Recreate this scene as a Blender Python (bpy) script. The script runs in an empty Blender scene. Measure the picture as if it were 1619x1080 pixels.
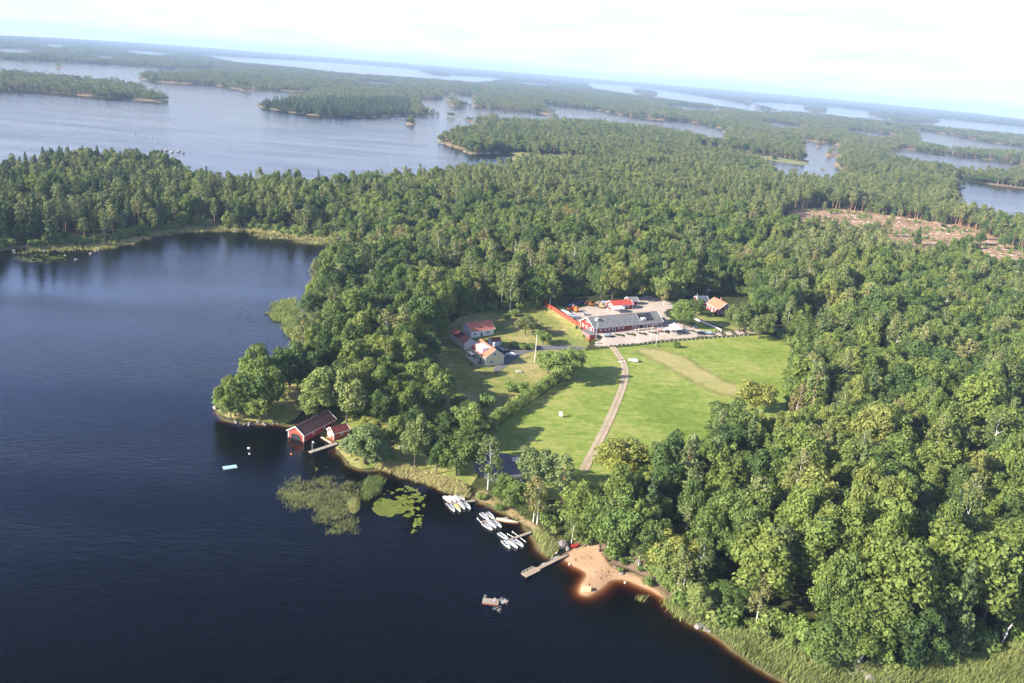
import bpy, bmesh, math, random
import numpy as np
from mathutils import Vector, Matrix, geometry
rnd = random.Random(7)
nr = np.random.default_rng(11)
SC = bpy.context.scene
COL = SC.collection

# ------------------------------------------------------------------ camera
W, H, F, HC = 1619, 1080, 1320., 125.
ROLL = math.atan(.084); PIT = math.atan((540-109)*math.cos(ROLL)/F)
cr, sr, cp, sp = math.cos(ROLL), math.sin(ROLL), math.cos(PIT), math.sin(PIT)

def G(x, y, z=0.):
    dx = x-W/2; dy = y-H/2
    a = dx*cr+dy*sr; b = -dx*sr+dy*cr
    vz = -F*sp-b*cp
    if vz > -F*.0052: vz = -F*.0052
    t = (z-HC)/vz
    return (a*t, (F*cp-b*sp)*t)

def proj(X, Y, Z):
    Z = Z-HC
    fz = Y*cp-Z*sp; up = Y*sp+Z*cp
    a = X/fz*F; b = -up/fz*F
    return W/2+a*cr-b*sr, H/2+a*sr+b*cr

def make_camera():
    c = bpy.data.cameras.new('camera'); o = bpy.data.objects.new('camera', c); COL.objects.link(o)
    f = Vector((0, cp, -sp)); u0 = Vector((0, sp, cp)); r0 = Vector((1, 0, 0))
    X = r0*cr+u0*sr; Y = -r0*sr+u0*cr
    m = Matrix((X, Y, -f)).transposed().to_4x4(); m.translation = (0, 0, HC)
    o.matrix_world = m
    c.sensor_width = 36; c.lens = F/W*36; c.clip_start = 1; c.clip_end = 90000
    SC.camera = o
make_camera()

# ------------------------------------------------------------------ light and sky
SUN_EL, SHA = math.radians(25), math.radians(27)
sd_ = Vector((-math.cos(SUN_EL)*math.cos(SHA), -math.cos(SUN_EL)*math.sin(SHA), math.sin(SUN_EL)))
sl = bpy.data.lights.new('sun', 'SUN'); sl.energy = 5.0; sl.angle = math.radians(.5); sl.color = (1, .92, .76)
so = bpy.data.objects.new('sun', sl); COL.objects.link(so)
so.rotation_euler = sd_.to_track_quat('Z', 'Y').to_euler(); so.location = (0, 0, 300)

def build_world():
    w = bpy.data.worlds.new('World'); SC.world = w; w.use_nodes = True
    nt = w.node_tree; n = nt.nodes; L = nt.links; n.clear()
    out = n.new('ShaderNodeOutputWorld'); bg = n.new('ShaderNodeBackground'); bg.inputs[1].default_value = .085
    sky = n.new('ShaderNodeTexSky'); sky.sky_type = 'NISHITA'; sky.sun_disc = False
    sky.sun_elevation = SUN_EL; sky.sun_rotation = math.atan2(sd_.x, sd_.y)
    sky.altitude = 100; sky.air_density = 1; sky.dust_density = .4; sky.ozone_density = 3
    tc = n.new('ShaderNodeTexCoord'); mp = n.new('ShaderNodeMapping'); mp.inputs['Scale'].default_value = (3, 3, 16)
    ns = n.new('ShaderNodeTexNoise'); ns.inputs['Scale'].default_value = 1.6; ns.inputs['Detail'].default_value = 8; ns.inputs['Roughness'].default_value = .55
    rp = n.new('ShaderNodeValToRGB'); rp.color_ramp.elements[0].position = .30; rp.color_ramp.elements[1].position = .56; rp.color_ramp.elements[0].color = (.6, .6, .6, 1)
    # thicker cloud low down, thinner overhead
    sx = n.new('ShaderNodeSeparateXYZ'); mr = n.new('ShaderNodeMapRange')
    mr.inputs[1].default_value = .06; mr.inputs[2].default_value = .36; mr.inputs[3].default_value = 1.; mr.inputs[4].default_value = .06
    mu = n.new('ShaderNodeMath'); mu.operation = 'MULTIPLY'
    mx = n.new('ShaderNodeMix'); mx.data_type = 'RGBA'; mx.inputs[7].default_value = (6.6, 7.2, 8.4, 1)
    L.new(tc.outputs['Generated'], mp.inputs[0]); L.new(mp.outputs[0], ns.inputs[0]); L.new(ns.outputs[0], rp.inputs[0])
    L.new(tc.outputs['Generated'], sx.inputs[0]); L.new(sx.outputs[2], mr.inputs[0])
    L.new(rp.outputs[0], mu.inputs[0]); L.new(mr.outputs[0], mu.inputs[1])
    ns2 = n.new('ShaderNodeTexNoise'); ns2.inputs['Scale'].default_value = 3.2; ns2.inputs['Detail'].default_value = 9; ns2.inputs['Roughness'].default_value = .6
    mp2 = n.new('ShaderNodeMapping'); mp2.inputs['Scale'].default_value = (2.5, 2.5, 22); L.new(tc.outputs['Generated'], mp2.inputs[0]); L.new(mp2.outputs[0], ns2.inputs[0])
    lr = n.new('ShaderNodeValToRGB'); lr.color_ramp.elements[0].position = .34; lr.color_ramp.elements[0].color = (4.15, 4.6, 4.8, 1); lr.color_ramp.elements[1].position = .54; lr.color_ramp.elements[1].color = (4.9, 4.95, 5, 1)
    L.new(ns2.outputs[0], lr.inputs[0]); lm = n.new('ShaderNodeMapRange'); lm.interpolation_type = 'SMOOTHSTEP'; lm.inputs[1].default_value = .075; lm.inputs[2].default_value = .15
    L.new(sx.outputs[2], lm.inputs[0]); fin = n.new('ShaderNodeMix'); fin.data_type = 'RGBA'; L.new(lm.outputs[0], fin.inputs[0]); L.new(lr.outputs[0], fin.inputs[6])
    tn = n.new('ShaderNodeVectorMath'); tn.operation = 'MULTIPLY'; L.new(sky.outputs[0], tn.inputs[0])
    gr = n.new('ShaderNodeValToRGB'); ge = gr.color_ramp.elements; ge[0].position = .22; ge[0].color = (2.9, 2.7, 3.5, 1); ge[1].position = .62; ge[1].color = (.30, .25, .38, 1)
    L.new(sx.outputs[2], gr.inputs[0]); L.new(gr.outputs[0], tn.inputs[1])
    L.new(mu.outputs[0], mx.inputs[0]); L.new(tn.outputs[0], mx.inputs[6]); L.new(mx.outputs[2], fin.inputs[7]); L.new(fin.outputs[2], bg.inputs[0])
    L.new(bg.outputs[0], out.inputs[0])
build_world()
vs = SC.view_settings; vs.view_transform = 'Standard'; vs.look = 'None'; vs.gamma = 1; vs.exposure = 1.38
cy = SC.cycles
cy.max_bounces = 5; cy.diffuse_bounces = 2; cy.glossy_bounces = 2; cy.transmission_bounces = 2; cy.transparent_max_bounces = 6
cy.volume_bounces = 0; cy.caustics_reflective = False; cy.caustics_refractive = False
cy.use_adaptive_sampling = True; cy.adaptive_threshold = .02; cy.sample_clamp_indirect = 6

# ------------------------------------------------------------------ materials
MATS = {}
def M(name, col=(.5, .5, .5), rough=.8, metal=0, col2=None, scale=4., detail=5, bump=0, spec=.3, coord='Object', stretch=None, lo=.35, hi=.65):
    if name in MATS: return MATS[name]
    m = bpy.data.materials.new(name); m.use_nodes = True; MATS[name] = m
    nt = m.node_tree; b = nt.nodes['Principled BSDF']; L = nt.links
    b.inputs['Roughness'].default_value = rough; b.inputs['Metallic'].default_value = metal
    b.inputs['Specular IOR Level'].default_value = spec
    c2 = col2 or tuple(c*.82 for c in col)
    tc = nt.nodes.new('ShaderNodeTexCoord'); mp = nt.nodes.new('ShaderNodeMapping'); mp.inputs['Scale'].default_value = stretch or (1, 1, 1)
    ns = nt.nodes.new('ShaderNodeTexNoise'); ns.inputs['Scale'].default_value = scale; ns.inputs['Detail'].default_value = detail
    rp = nt.nodes.new('ShaderNodeValToRGB'); e = rp.color_ramp.elements
    e[0].position = lo; e[1].position = hi; e[0].color = (*c2, 1); e[1].color = (*col, 1)
    L.new(tc.outputs[coord], mp.inputs[0]); L.new(mp.outputs[0], ns.inputs[0]); L.new(ns.outputs[0], rp.inputs[0]); L.new(rp.outputs[0], b.inputs['Base Color'])
    if bump:
        bp = nt.nodes.new('ShaderNodeBump'); bp.inputs['Strength'].default_value = bump; bp.inputs['Distance'].default_value = .3
        L.new(ns.outputs[0], bp.inputs['Height']); L.new(bp.outputs[0], b.inputs['Normal'])
    return m

def ground_mat(name, cols, s1, s2, s3=None, bump=.4, streak=None, rim=None, soft=False):
    """cols: list of (pos, colour) driven by layered world-space noise"""
    m = bpy.data.materials.new(name); m.use_nodes = True; MATS[name] = m
    nt = m.node_tree; b = nt.nodes['Principled BSDF']; L = nt.links; N = nt.nodes.new
    b.inputs['Roughness'].default_value = .95; b.inputs['Specular IOR Level'].default_value = .1
    geo = N('ShaderNodeNewGeometry')
    def noise(s, d=6, st=None):
        t = N('ShaderNodeTexNoise'); t.inputs['Scale'].default_value = s; t.inputs['Detail'].default_value = d; t.inputs['Roughness'].default_value = .6
        if st:
            mp = N('ShaderNodeMapping'); mp.inputs['Rotation'].default_value = (0, 0, st[0]); mp.inputs['Scale'].default_value = st[1]
            L.new(geo.outputs['Position'], mp.inputs[0]); L.new(mp.outputs[0], t.inputs[0])
        else: L.new(geo.outputs['Position'], t.inputs[0])
        return t
    a = noise(s1); c = noise(s2, 8)
    mx = N('ShaderNodeMath'); mx.operation = 'MULTIPLY_ADD'; mx.inputs[1].default_value = .55
    sc = N('ShaderNodeMath'); sc.operation = 'MULTIPLY'; sc.inputs[1].default_value = .45
    L.new(c.outputs[0], sc.inputs[0]); L.new(a.outputs[0], mx.inputs[0]); L.new(sc.outputs[0], mx.inputs[2])
    src = mx.outputs[0]
    if streak:
        t = noise(streak[0], 3, (streak[1], (1, 14, 1)))
        q = N('ShaderNodeMath'); q.operation = 'MULTIPLY_ADD'; q.inputs[1].default_value = streak[2]
        q2 = N('ShaderNodeMath'); q2.operation = 'ADD'; q2.inputs[1].default_value = -.5*streak[2]
        L.new(t.outputs[0], q.inputs[0]); L.new(src, q.inputs[2]); L.new(q.outputs[0], q2.inputs[0]); src = q2.outputs[0]
    rp = N('ShaderNodeValToRGB'); e = rp.color_ramp.elements
    while len(e) < len(cols): e.new(.5)
    for k, (p, cc) in enumerate(cols): e[k].position = p; e[k].color = (*cc, 1)
    L.new(src, rp.inputs[0]); L.new(rp.outputs[0], b.inputs['Base Color'])
    if rim:
        at = N('ShaderNodeAttribute'); at.attribute_name = 'rim'; mr_ = N('ShaderNodeMix'); mr_.data_type = 'RGBA'; mr_.inputs[7].default_value = (*rim, 1)
        L.new(at.outputs['Fac'], mr_.inputs[0]); L.new(rp.outputs[0], mr_.inputs[6]); L.new(mr_.outputs[2], b.inputs['Base Color'])
    if bump:
        bp = N('ShaderNodeBump'); bp.inputs['Strength'].default_value = bump; bp.inputs['Distance'].default_value = .4
        L.new(c.outputs[0], bp.inputs['Height']); L.new(bp.outputs[0], b.inputs['Normal'])
    if soft:
        at = N('ShaderNodeAttribute'); at.attribute_name = 'inner'; f = noise(.22, 7); ad_ = N('ShaderNodeMath'); ad_.operation = 'ADD'; L.new(at.outputs['Fac'], ad_.inputs[0]); L.new(f.outputs[0], ad_.inputs[1])
        mr_ = N('ShaderNodeMapRange'); mr_.inputs[1].default_value = .6; mr_.inputs[2].default_value = 1.15; L.new(ad_.outputs[0], mr_.inputs[0])
        tb = N('ShaderNodeBsdfTransparent'); mxs = N('ShaderNodeMixShader'); L.new(mr_.outputs[0], mxs.inputs[0]); L.new(tb.outputs[0], mxs.inputs[1]); L.new(b.outputs[0], mxs.inputs[2]); L.new(mxs.outputs[0], nt.nodes['Material Output'].inputs[0])
    return m

def leaf_mat(name, stops, trans=.25, rough=.6):
    m = bpy.data.materials.new(name); m.use_nodes = True; MATS[name] = m
    nt = m.node_tree; n = nt.nodes; L = nt.links; n.clear(); N = n.new
    out = N('ShaderNodeOutputMaterial'); oi = N('ShaderNodeObjectInfo'); at = N('ShaderNodeAttribute'); at.attribute_name = 'tone'
    geo = N('ShaderNodeNewGeometry'); ns = N('ShaderNodeTexNoise'); ns.inputs['Scale'].default_value = .012; ns.inputs['Detail'].default_value = 2
    L.new(geo.outputs['Position'], ns.inputs[0])
    # object random + a little of a stand-wide drift
    ad = N('ShaderNodeMath'); ad.operation = 'MULTIPLY_ADD'; ad.inputs[1].default_value = .75
    nn = N('ShaderNodeMath'); nn.operation = 'MULTIPLY_ADD'; nn.inputs[1].default_value = 1.0; nn.inputs[2].default_value = -.38
    L.new(ns.outputs[0], nn.inputs[0]); L.new(oi.outputs['Random'], ad.inputs[0]); L.new(nn.outputs[0], ad.inputs[2])
    rp = N('ShaderNodeValToRGB'); e = rp.color_ramp.elements
    while len(e) < len(stops): e.new(.5)
    for k, (p, c) in enumerate(stops): e[k].position = p; e[k].color = (*c, 1)
    L.new(ad.outputs[0], rp.inputs[0])
    mm = N('ShaderNodeMapRange'); mm.inputs[3].default_value = .92; mm.inputs[4].default_value = 1.55; L.new(at.outputs['Fac'], mm.inputs[0])
    vm = N('ShaderNodeVectorMath'); vm.operation = 'SCALE'; L.new(rp.outputs[0], vm.inputs[0]); L.new(mm.outputs[0], vm.inputs['Scale'])
    d = N('ShaderNodeBsdfPrincipled'); d.inputs['Roughness'].default_value = rough; d.inputs['Specular IOR Level'].default_value = .25
    t = N('ShaderNodeBsdfTranslucent')
    tint = N('ShaderNodeVectorMath'); tint.operation = 'MULTIPLY'; tint.inputs[1].default_value = (1.3, 1.45, .6)
    L.new(vm.outputs[0], d.inputs['Base Color']); L.new(vm.outputs[0], tint.inputs[0]); L.new(tint.outputs[0], t.inputs[0])
    mx = N('ShaderNodeMixShader'); mx.inputs[0].default_value = trans
    L.new(d.outputs[0], mx.inputs[1]); L.new(t.outputs[0], mx.inputs[2]); L.new(mx.outputs[0], out.inputs[0])
    return m

leaf_mat('broad_leaves', [(0, (.046, .080, .023)), (.28, (.076, .118, .031)), (.5, (.112, .154, .036)), (.8, (.150, .184, .042)), (1, (.19, .20, .052))])
leaf_mat('birch_leaves', [(0, (.10, .135, .042)), (.45, (.14, .165, .055)), (.8, (.18, .175, .065)), (1, (.21, .165, .07))], .25)
leaf_mat('silver_leaves', [(0, (.12, .17, .055)), (.5, (.15, .19, .07)), (1, (.17, .21, .09))], .2)
leaf_mat('pine_needles', [(0, (.085, .115, .036)), (.5, (.125, .152, .048)), (1, (.175, .185, .065))], .08)
leaf_mat('spruce_needles', [(0, (.042, .072, .025)), (.6, (.066, .098, .032)), (1, (.095, .125, .04))], .05)
leaf_mat('shrub_leaves', [(0, (.09, .145, .035)), (.5, (.14, .19, .045)), (1, (.19, .21, .07))], .2)
leaf_mat('golden_leaves', [(0, (.19, .21, .045)), (1, (.23, .22, .055))], .25)
leaf_mat('reed_blades', [(0, (.24, .26, .09)), (.4, (.36, .34, .14)), (.7, (.50, .42, .21)), (1, (.58, .45, .25))], .2)
leaf_mat('shore_reed_blades', [(0, (.17, .21, .065)), (.4, (.27, .28, .105)), (.7, (.40, .36, .17)), (1, (.50, .40, .22))], .2)
leaf_mat('green_reed_blades', [(0, (.13, .18, .055)), (.5, (.21, .24, .085)), (1, (.34, .31, .14))], .2)
leaf_mat('water_reed_blades', [(0, (.15, .17, .065)), (1, (.24, .25, .10))], .1)
leaf_mat('lily_leaves', [(0, (.24, .31, .05)), (1, (.34, .38, .08))], .0, .4)
BARK = M('grey_bark', (.13, .10, .075), .95, col2=(.07, .055, .04), scale=2)
PBARK = M('pine_bark', (.42, .22, .13), .9, col2=(.26, .15, .10), scale=.7, stretch=(1, 1, .4))
BBARK = M('birch_bark', (.72, .69, .62), .8, col2=(.22, .19, .17), scale=2.2, lo=.36, hi=.46, stretch=(1, 1, 2))
SBARK = M('spruce_bark', (.16, .12, .09), .95, scale=2)
TAN = [(0, (.10, .12, .035)), (.45, (.17, .17, .06)), (.6, (.26, .21, .10)), (1, (.36, .27, .15))]
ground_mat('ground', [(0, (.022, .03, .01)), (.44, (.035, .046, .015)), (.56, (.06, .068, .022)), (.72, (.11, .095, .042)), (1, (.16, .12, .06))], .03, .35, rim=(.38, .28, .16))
ground_mat('lawn', [(.3, (.10, .16, .03)), (.42, (.17, .215, .045)), (.51, (.26, .26, .08)), (.59, (.39, .32, .14)), (.7, (.48, .38, .21))], .045, .4)
ground_mat('meadow', [(.3, (.10, .16, .024)), (.42, (.165, .235, .038)), (.50, (.225, .285, .055)), (.57, (.30, .32, .085)), (.68, (.36, .32, .14))], .025, .35, streak=(.07, .95, .38))
ground_mat('dry_field', [(.3, (.24, .28, .065)), (.42, (.30, .30, .095)), (.51, (.36, .32, .125)), (.65, (.43, .35, .17))], .05, .4, streak=(.08, .95, .3), soft=True)
ground_mat('gravel', [(.3, (.33, .27, .21)), (.42, (.42, .345, .28)), (.52, (.49, .41, .34)), (.62, (.54, .47, .41))], .07, .9, soft=True)
ground_mat('track_dirt', [(.3, (.30, .23, .13)), (.5, (.44, .35, .24)), (.66, (.53, .43, .32))], .1, 1.2, soft=True)
ground_mat('sand', [(.3, (.30, .18, .10)), (.42, (.40, .25, .145)), (.54, (.48, .31, .19)), (.68, (.54, .37, .25))], .12, 1.6, soft=True)
ground_mat('asphalt', [(0, (.11, .11, .12)), (1, (.19, .19, .20))], .1, 1.5, bump=.2)
ground_mat('brash', [(.28, (.12, .13, .05)), (.42, (.23, .165, .09)), (.52, (.34, .22, .125)), (.62, (.42, .29, .18)), (.75, (.5, .38, .26))], .03, .28, soft=True)
ground_mat('marsh', [(0, (.13, .15, .05)), (.5, (.21, .21, .08)), (1, (.32, .28, .13))], .02, .2)
ground_mat('shore_path', [(0, (.13, .15, .045)), (.42, (.22, .19, .08)), (.54, (.38, .26, .15)), (1, (.50, .35, .22))], .09, .6, soft=True)
ROCK = M('rock', (.36, .32, .29), .9, col2=(.17, .15, .14), scale=1.3, bump=.6)
WHITE = M('white_paint', (.80, .79, .76), .5, col2=(.68, .67, .64), scale=1.5)
RED = M('red_boards', (.27, .04, .03), .8, col2=(.20, .03, .024), scale=3, stretch=(6, 6, .3))
REDF = M('red_fence_paint', (.46, .085, .05), .8, col2=(.36, .06, .04), scale=2, stretch=(5, 5, .3))
TILE = M('red_roof_tiles', (.58, .20, .12), .8, col2=(.40, .125, .08), scale=1.1, bump=.3)
TILEO = M('orange_roof_tiles', (.60, .20, .12), .8, col2=(.44, .14, .085), scale=1.5, bump=.3)
TILED = M('dark_red_roof_tiles', (.22, .05, .045), .8, col2=(.15, .04, .035), scale=1.8, bump=.3)
GREYR = M('grey_roofing', (.22, .22, .215), .85, col2=(.155, .155, .155), scale=.6, bump=.2)
BROWNR = M('brown_roofing', (.19, .095, .08), .85, col2=(.10, .062, .055), scale=.8, stretch=(1, 1, 1), bump=.3)
DARKR = M('dark_recess_shade', (.03, .035, .045), .15, spec=.6)  # shade of the barn's roof recess put into the colour
YEL = M('yellow_boards', (.66, .60, .36), .8, scale=3, stretch=(6, 6, .3))
CREAM = M('cream_boards', (.80, .76, .66), .8, scale=3, stretch=(6, 6, .3))
GREYW = M('grey_boards', (.40, .38, .34), .85, col2=(.28, .26, .23), scale=2)
GLASS = M('window_glass', (.04, .05, .065), .12, spec=.8)
WOOD = M('weathered_planks', (.42, .36, .30), .9, col2=(.27, .22, .18), scale=1.4, stretch=(5, .6, 1))
WOODP = M('pale_planks', (.60, .50, .36), .85, scale=1.4, stretch=(5, .6, 1))
BLACK = M('black_rubber_and_shade', (.02, .02, .022), .6)  # also paints the dark inside of open doorways
GEL = M('boat_gelcoat', (.68, .68, .67), .35, scale=1, spec=.5)
GELI = M('boat_inner', (.50, .52, .54), .6, scale=1)
SKIN = M('skin', (.55, .33, .24), .6)
CANVAS = M('white_canvas', (.85, .84, .82), .7)
BLUET = M('blue_tarpaulin', (.05, .17, .48), .5, col2=(.03, .11, .34), scale=1.5, bump=.4)
CYANT = M('cyan_tarpaulin', (.42, .68, .72), .5, bump=.3)
ORANGE = M('orange_machine_paint', (.55, .20, .05), .5)
DBLUE = M('dark_blue_paint', (.03, .06, .16), .4)
BRICK = M('chimney_brick', (.42, .22, .17), .9, scale=6)

# ------------------------------------------------------------------ mesh helpers
class MB:
    def __init__(s): s.v = []; s.f = []; s.m = []
    def add(s, vs, fs, mi=0):
        o = len(s.v); s.v += [tuple(v) for v in vs]; s.f += [tuple(i+o for i in f) for f in fs]; s.m += [mi]*len(fs); return s
    def box(s, x0, y0, z0, x1, y1, z1, mi=0):
        return s.add([(x0,y0,z0),(x1,y0,z0),(x1,y1,z0),(x0,y1,z0),(x0,y0,z1),(x1,y0,z1),(x1,y1,z1),(x0,y1,z1)],
                     [(3,2,1,0),(4,5,6,7),(0,1,5,4),(1,2,6,5),(2,3,7,6),(3,0,4,7)], mi)
    def tube(s, pts, rad, n=6, mi=0, cap=True):
        pts = [Vector(p) for p in pts]; o = len(s.v); m = len(pts)
        if not hasattr(rad, '__len__'): rad = [rad]*m
        for i, p in enumerate(pts):
            d = (pts[min(i+1, m-1)]-pts[max(i-1, 0)]).normalized()
            a = d.orthogonal().normalized() if abs(d.z) < .98 else Vector((1, 0, 0)); a = (a-d*a.dot(d)).normalized(); b = d.cross(a)
            for k in range(n):
                t = 2*math.pi*k/n; s.v.append(tuple(p+(a*math.cos(t)+b*math.sin(t))*rad[i]))
        for i in range(m-1):
            for k in range(n):
                q = (k+1) % n; s.f.append((o+i*n+k, o+i*n+q, o+(i+1)*n+q, o+(i+1)*n+k)); s.m.append(mi)
        if cap:
            s.f.append(tuple(o+k for k in reversed(range(n)))); s.f.append(tuple(o+(m-1)*n+k for k in range(n))); s.m += [mi, mi]
        return s
    def bar(s, a, b, w, h, mi=0):
        """rectangular bar from a to b, width w (horizontal), height h"""
        a = Vector(a); b = Vector(b); d = (b-a).normalized(); sd = Vector((-d.y, d.x, 0))
        sd = sd.normalized() if sd.length > 1e-5 else Vector((0, 1, 0)); up = d.cross(sd)*-1 if d.cross(sd).z < 0 else d.cross(sd)
        v = []
        for p in (a, b):
            for i, j in ((-1,-1),(1,-1),(1,1),(-1,1)): v.append(p+sd*(w/2*i)+up*(h/2*j))
        return s.add(v, [(3,2,1,0),(4,5,6,7),(0,1,5,4),(1,2,6,5),(2,3,7,6),(3,0,4,7)], mi)
    def mesh(s, name, mats, smooth=False):
        me = bpy.data.meshes.new(name); me.from_pydata(s.v, [], s.f)
        if not isinstance(mats, (list, tuple)): mats = [mats]
        for m in mats: me.materials.append(m)
        if len(mats) > 1: me.polygons.foreach_set('material_index', s.m)
        if smooth: me.polygons.foreach_set('use_smooth', [True]*len(me.polygons))
        me.update(); return me
    def build(s, name, mats, parent=None, smooth=False):
        o = bpy.data.objects.new(name, s.mesh(name, mats, smooth)); COL.objects.link(o)
        if parent: o.parent = parent
        return o

def tag(o, label=None, cat=None, group=None, kind=None):
    if label: o['label'] = label
    if cat: o['category'] = cat
    if group: o['group'] = group
    if kind: o['kind'] = kind
    return o
def empty(name, loc, rz=0, label=None, cat=None, group=None):
    o = bpy.data.objects.new(name, None); COL.objects.link(o); o.location = loc; o.rotation_euler = (0, 0, rz)
    return tag(o, label, cat, group)
def copy_tree(o, parent=None):
    c = o.copy(); COL.objects.link(c)
    if parent: c.parent = parent
    for ch in o.children: copy_tree(ch, c)
    return c
def dup(o, loc, rz, label, group=None, sc=None):
    c = copy_tree(o); c.location = loc; c.rotation_euler = (0, 0, rz); c['label'] = label
    if group: c['group'] = group
    if sc: c.scale = sc
    return c

# ------------------------------------------------------------------ shores (water rings; photo pixels carried to the water plane, z = height of what hides the shore)
def ring(pts):
    out = []
    for p in pts:
        if p[0] == 'w': out.append((p[1], p[2]))
        else: out.append(G(p[0], p[1], p[2] if len(p) > 2 else 0.))
    return out
def chaikin(P, closed=True, n=1):
    for _ in range(n):
        Q = []; m = len(P)
        for i in range(m if closed else m-1):
            a, b = P[i], P[(i+1) % m]
            Q += [(a[0]*.75+b[0]*.25, a[1]*.75+b[1]*.25), (a[0]*.25+b[0]*.75, a[1]*.25+b[1]*.75)]
        P = Q if closed else [P[0]]+Q+[P[-1]]
    return P
near_lake = [('w',300,40),(1600,1290),(1420,1170),(1310,1112),(1245,1080),(1214,1065),(1172,1038),(1126,1004),(1103,992),(1070,972),(1053,947),(1038,936),(1014,925),(988,914),
 (965,914),(952,924),(937,936),(924,941),(917,936),(922,924),(933,909),(924,900),(908,893),(895,884),(880,884),(861,878),(848,860),(839,844),(820,829),(797,816),(771,803),(750,794),(732,782),(714,776),
 (680,761),(655,757),(625,748),(600,742),(578,745),(556,738),(537,722),(531,700),(520,690),(500,684),(480,676),(460,674),(428,672),(389,669),(360,666),(342,655),(337,646),(342,632),(362,614),(400,600),(430,585),(445,565),
 (462,545),(474,528),(479,505),(478,470),(490,440),(505,415),(522,396),(536,380),(520,380),(480,377),(443,372),(400,364),(350,362),(293,364),(253,370),(217,380),(187,384),(150,390),(100,390),(60,394),(30,392),(0,397),(-150,402),(-420,430),('w',-900,380),('w',-900,-250),('w',300,-250)]
upper_lake = [('w',-2500,1500),(-200,285,14),(0,264,14),(20,258,15),(35,252,16),(60,240,16),(130,236,16),(200,238,16),(240,240,13),(254,247),(268,261),(280,288),(290,298),(303,298),(318,290,8),(340,284,14),(370,282,16),(440,287,16),
 (540,278,16),(640,268,16),(700,264,16),(760,259,15),(806,256,10),(812,248),(803,242),(773,243),(755,242),(740,243),(727,234),(705,230),(693,227),(690,221),(698,212,10),(727,207,12),(750,203,6),(764,202),(753,194),(740,188),(707,183),
 (647,182),(600,185),(540,186),(493,183),(440,175),(407,168),(404,164),(423,160,11),(450,160,6),(452,156),(490,154),(488,147),(440,143),(377,142),(333,134),(290,133),(240,129),(212,124),(214,116,10),(253,112,12),(300,113,12),(347,112),(345,108),
 (283,110),(213,104),(160,101),(80,97),(0,94),(-120,88),(-450,75)]
rings_px = [upper_lake,
 [(-450,133),(0,143),(30,145),(80,147),(130,151),(200,157),(245,160),(268,161),(262,157),(252,152,2),(238,144,9),(232,131,14),(200,129,15),(150,123,15),(100,118,15),(0,110,15),(-450,90,15)],
 [(640,196),(645,188),(655,188),(658,194),(648,198)], [(715,203),(720,199),(727,201),(722,204)], [(84,107),(92,104),(101,106),(95,109)], [(376,143),(390,139),(404,141),(404,145),(386,146)],
 [(700,147),(752,152),(748,156),(727,157),(707,154)],
 [(660,155),(690,157),(727,160),(732,168),(767,172),(807,175),(840,177),(873,182),(860,184),(827,180),(773,176),(747,176),(727,170),(697,167),(673,160)],
 [(857,165),(900,169),(940,173),(973,181),(1023,188),(1080,192),(1115,198),(1150,205),(1143,213),(1118,206),(1080,199),(1023,192),(967,187),(940,182),(907,181),(887,179),(880,170)],
 [(1273,221),(1293,225),(1326,227),(1313,234),(1310,237),(1328,243),(1320,248),(1293,245),(1280,234)], [(1287,232),(1293,228),(1299,230),(1295,235)],
 [(1206,252),(1246,258),(1293,263),(1326,270),(1330,273),(1306,271),(1266,266),(1223,260)],
 [(1414,234),(1480,243),(1552,251),(1640,265),(1640,269),(1559,260),(1496,252),(1416,238)],
 [(1516,285),(1562,291),(1600,296),(1700,306),(1760,345),(1619,330),(1580,318),(1541,310),(1533,297)],
 [(1446,206),(1480,209),(1546,223),(1640,236),(1640,248),(1546,228),(1496,225),(1463,218),(1459,212)],
 [(293,85),(400,91),(540,99),(650,108),(700,116),(727,119),(770,121),(802,125),(760,128),(727,126),(640,119),(540,113),(493,107),(430,101),(377,97),(340,89)],
 [(927,129),(975,133),(1080,147),(1160,160),(1240,178),(1215,176),(1140,165),(1080,157),(1040,152),(1000,147),(960,141),(933,137)],
 [(1180,159),(1300,167),(1413,180),(1619,200),(1700,208),(1700,218),(1619,210),(1512,200),(1413,190),(1280,176),(1200,168)], [(1265,168),(1290,169),(1312,173),(1290,174)], [(1360,177),(1430,184),(1500,192),(1430,189)], [(655,109),(700,113),(722,118),(690,116)], [(1000,140),(1040,146),(1035,149),(1010,146)],
 [(800,128),(850,131),(880,135),(850,135)], [(1040,165),(1090,168),(1150,176),(1100,174)], [(1190,190),(1240,195),(1290,203),(1230,199)], [(560,128),(600,129),(640,133),(600,133)], [(1330,205),(1380,208),(1430,216),(1380,214)],
 [(-60,70),(0,76),(30,76),(60,79),(40,80),(0,79),(-60,76)], [(69,69),(103,71),(100,73),(75,72)], [(147,87),(165,87),(183,90),(165,91)], [(195,78),(230,80),(277,86),(250,86),(205,81)]]
def lift_lower(r):
    """the lower edge of a far water strip is the line of tree tops in front of it"""
    def inside(x, y):
        c = False; n = len(r)
        for i in range(n):
            (x0, y0), (x1, y1) = r[i][:2], r[(i+1) % n][:2]
            if (y0 > y) != (y1 > y) and x < (x1-x0)*(y-y0)/(y1-y0)+x0: c = not c
        return c
    return [(x, y, 25.) if inside(x, y-.6) and not inside(x, y+.6) else (x, y, 0.) for x, y in r]
RINGS = [chaikin(ring(near_lake), n=1)]+[chaikin(ring(lift_lower(r) if i > 5 and i != 10 else r), n=1) for i, r in enumerate(rings_px)]
SEG = np.concatenate([np.concatenate([np.array(r), np.roll(np.array(r), -1, 0)], 1) for r in RINGS]).astype(np.float64)

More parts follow.
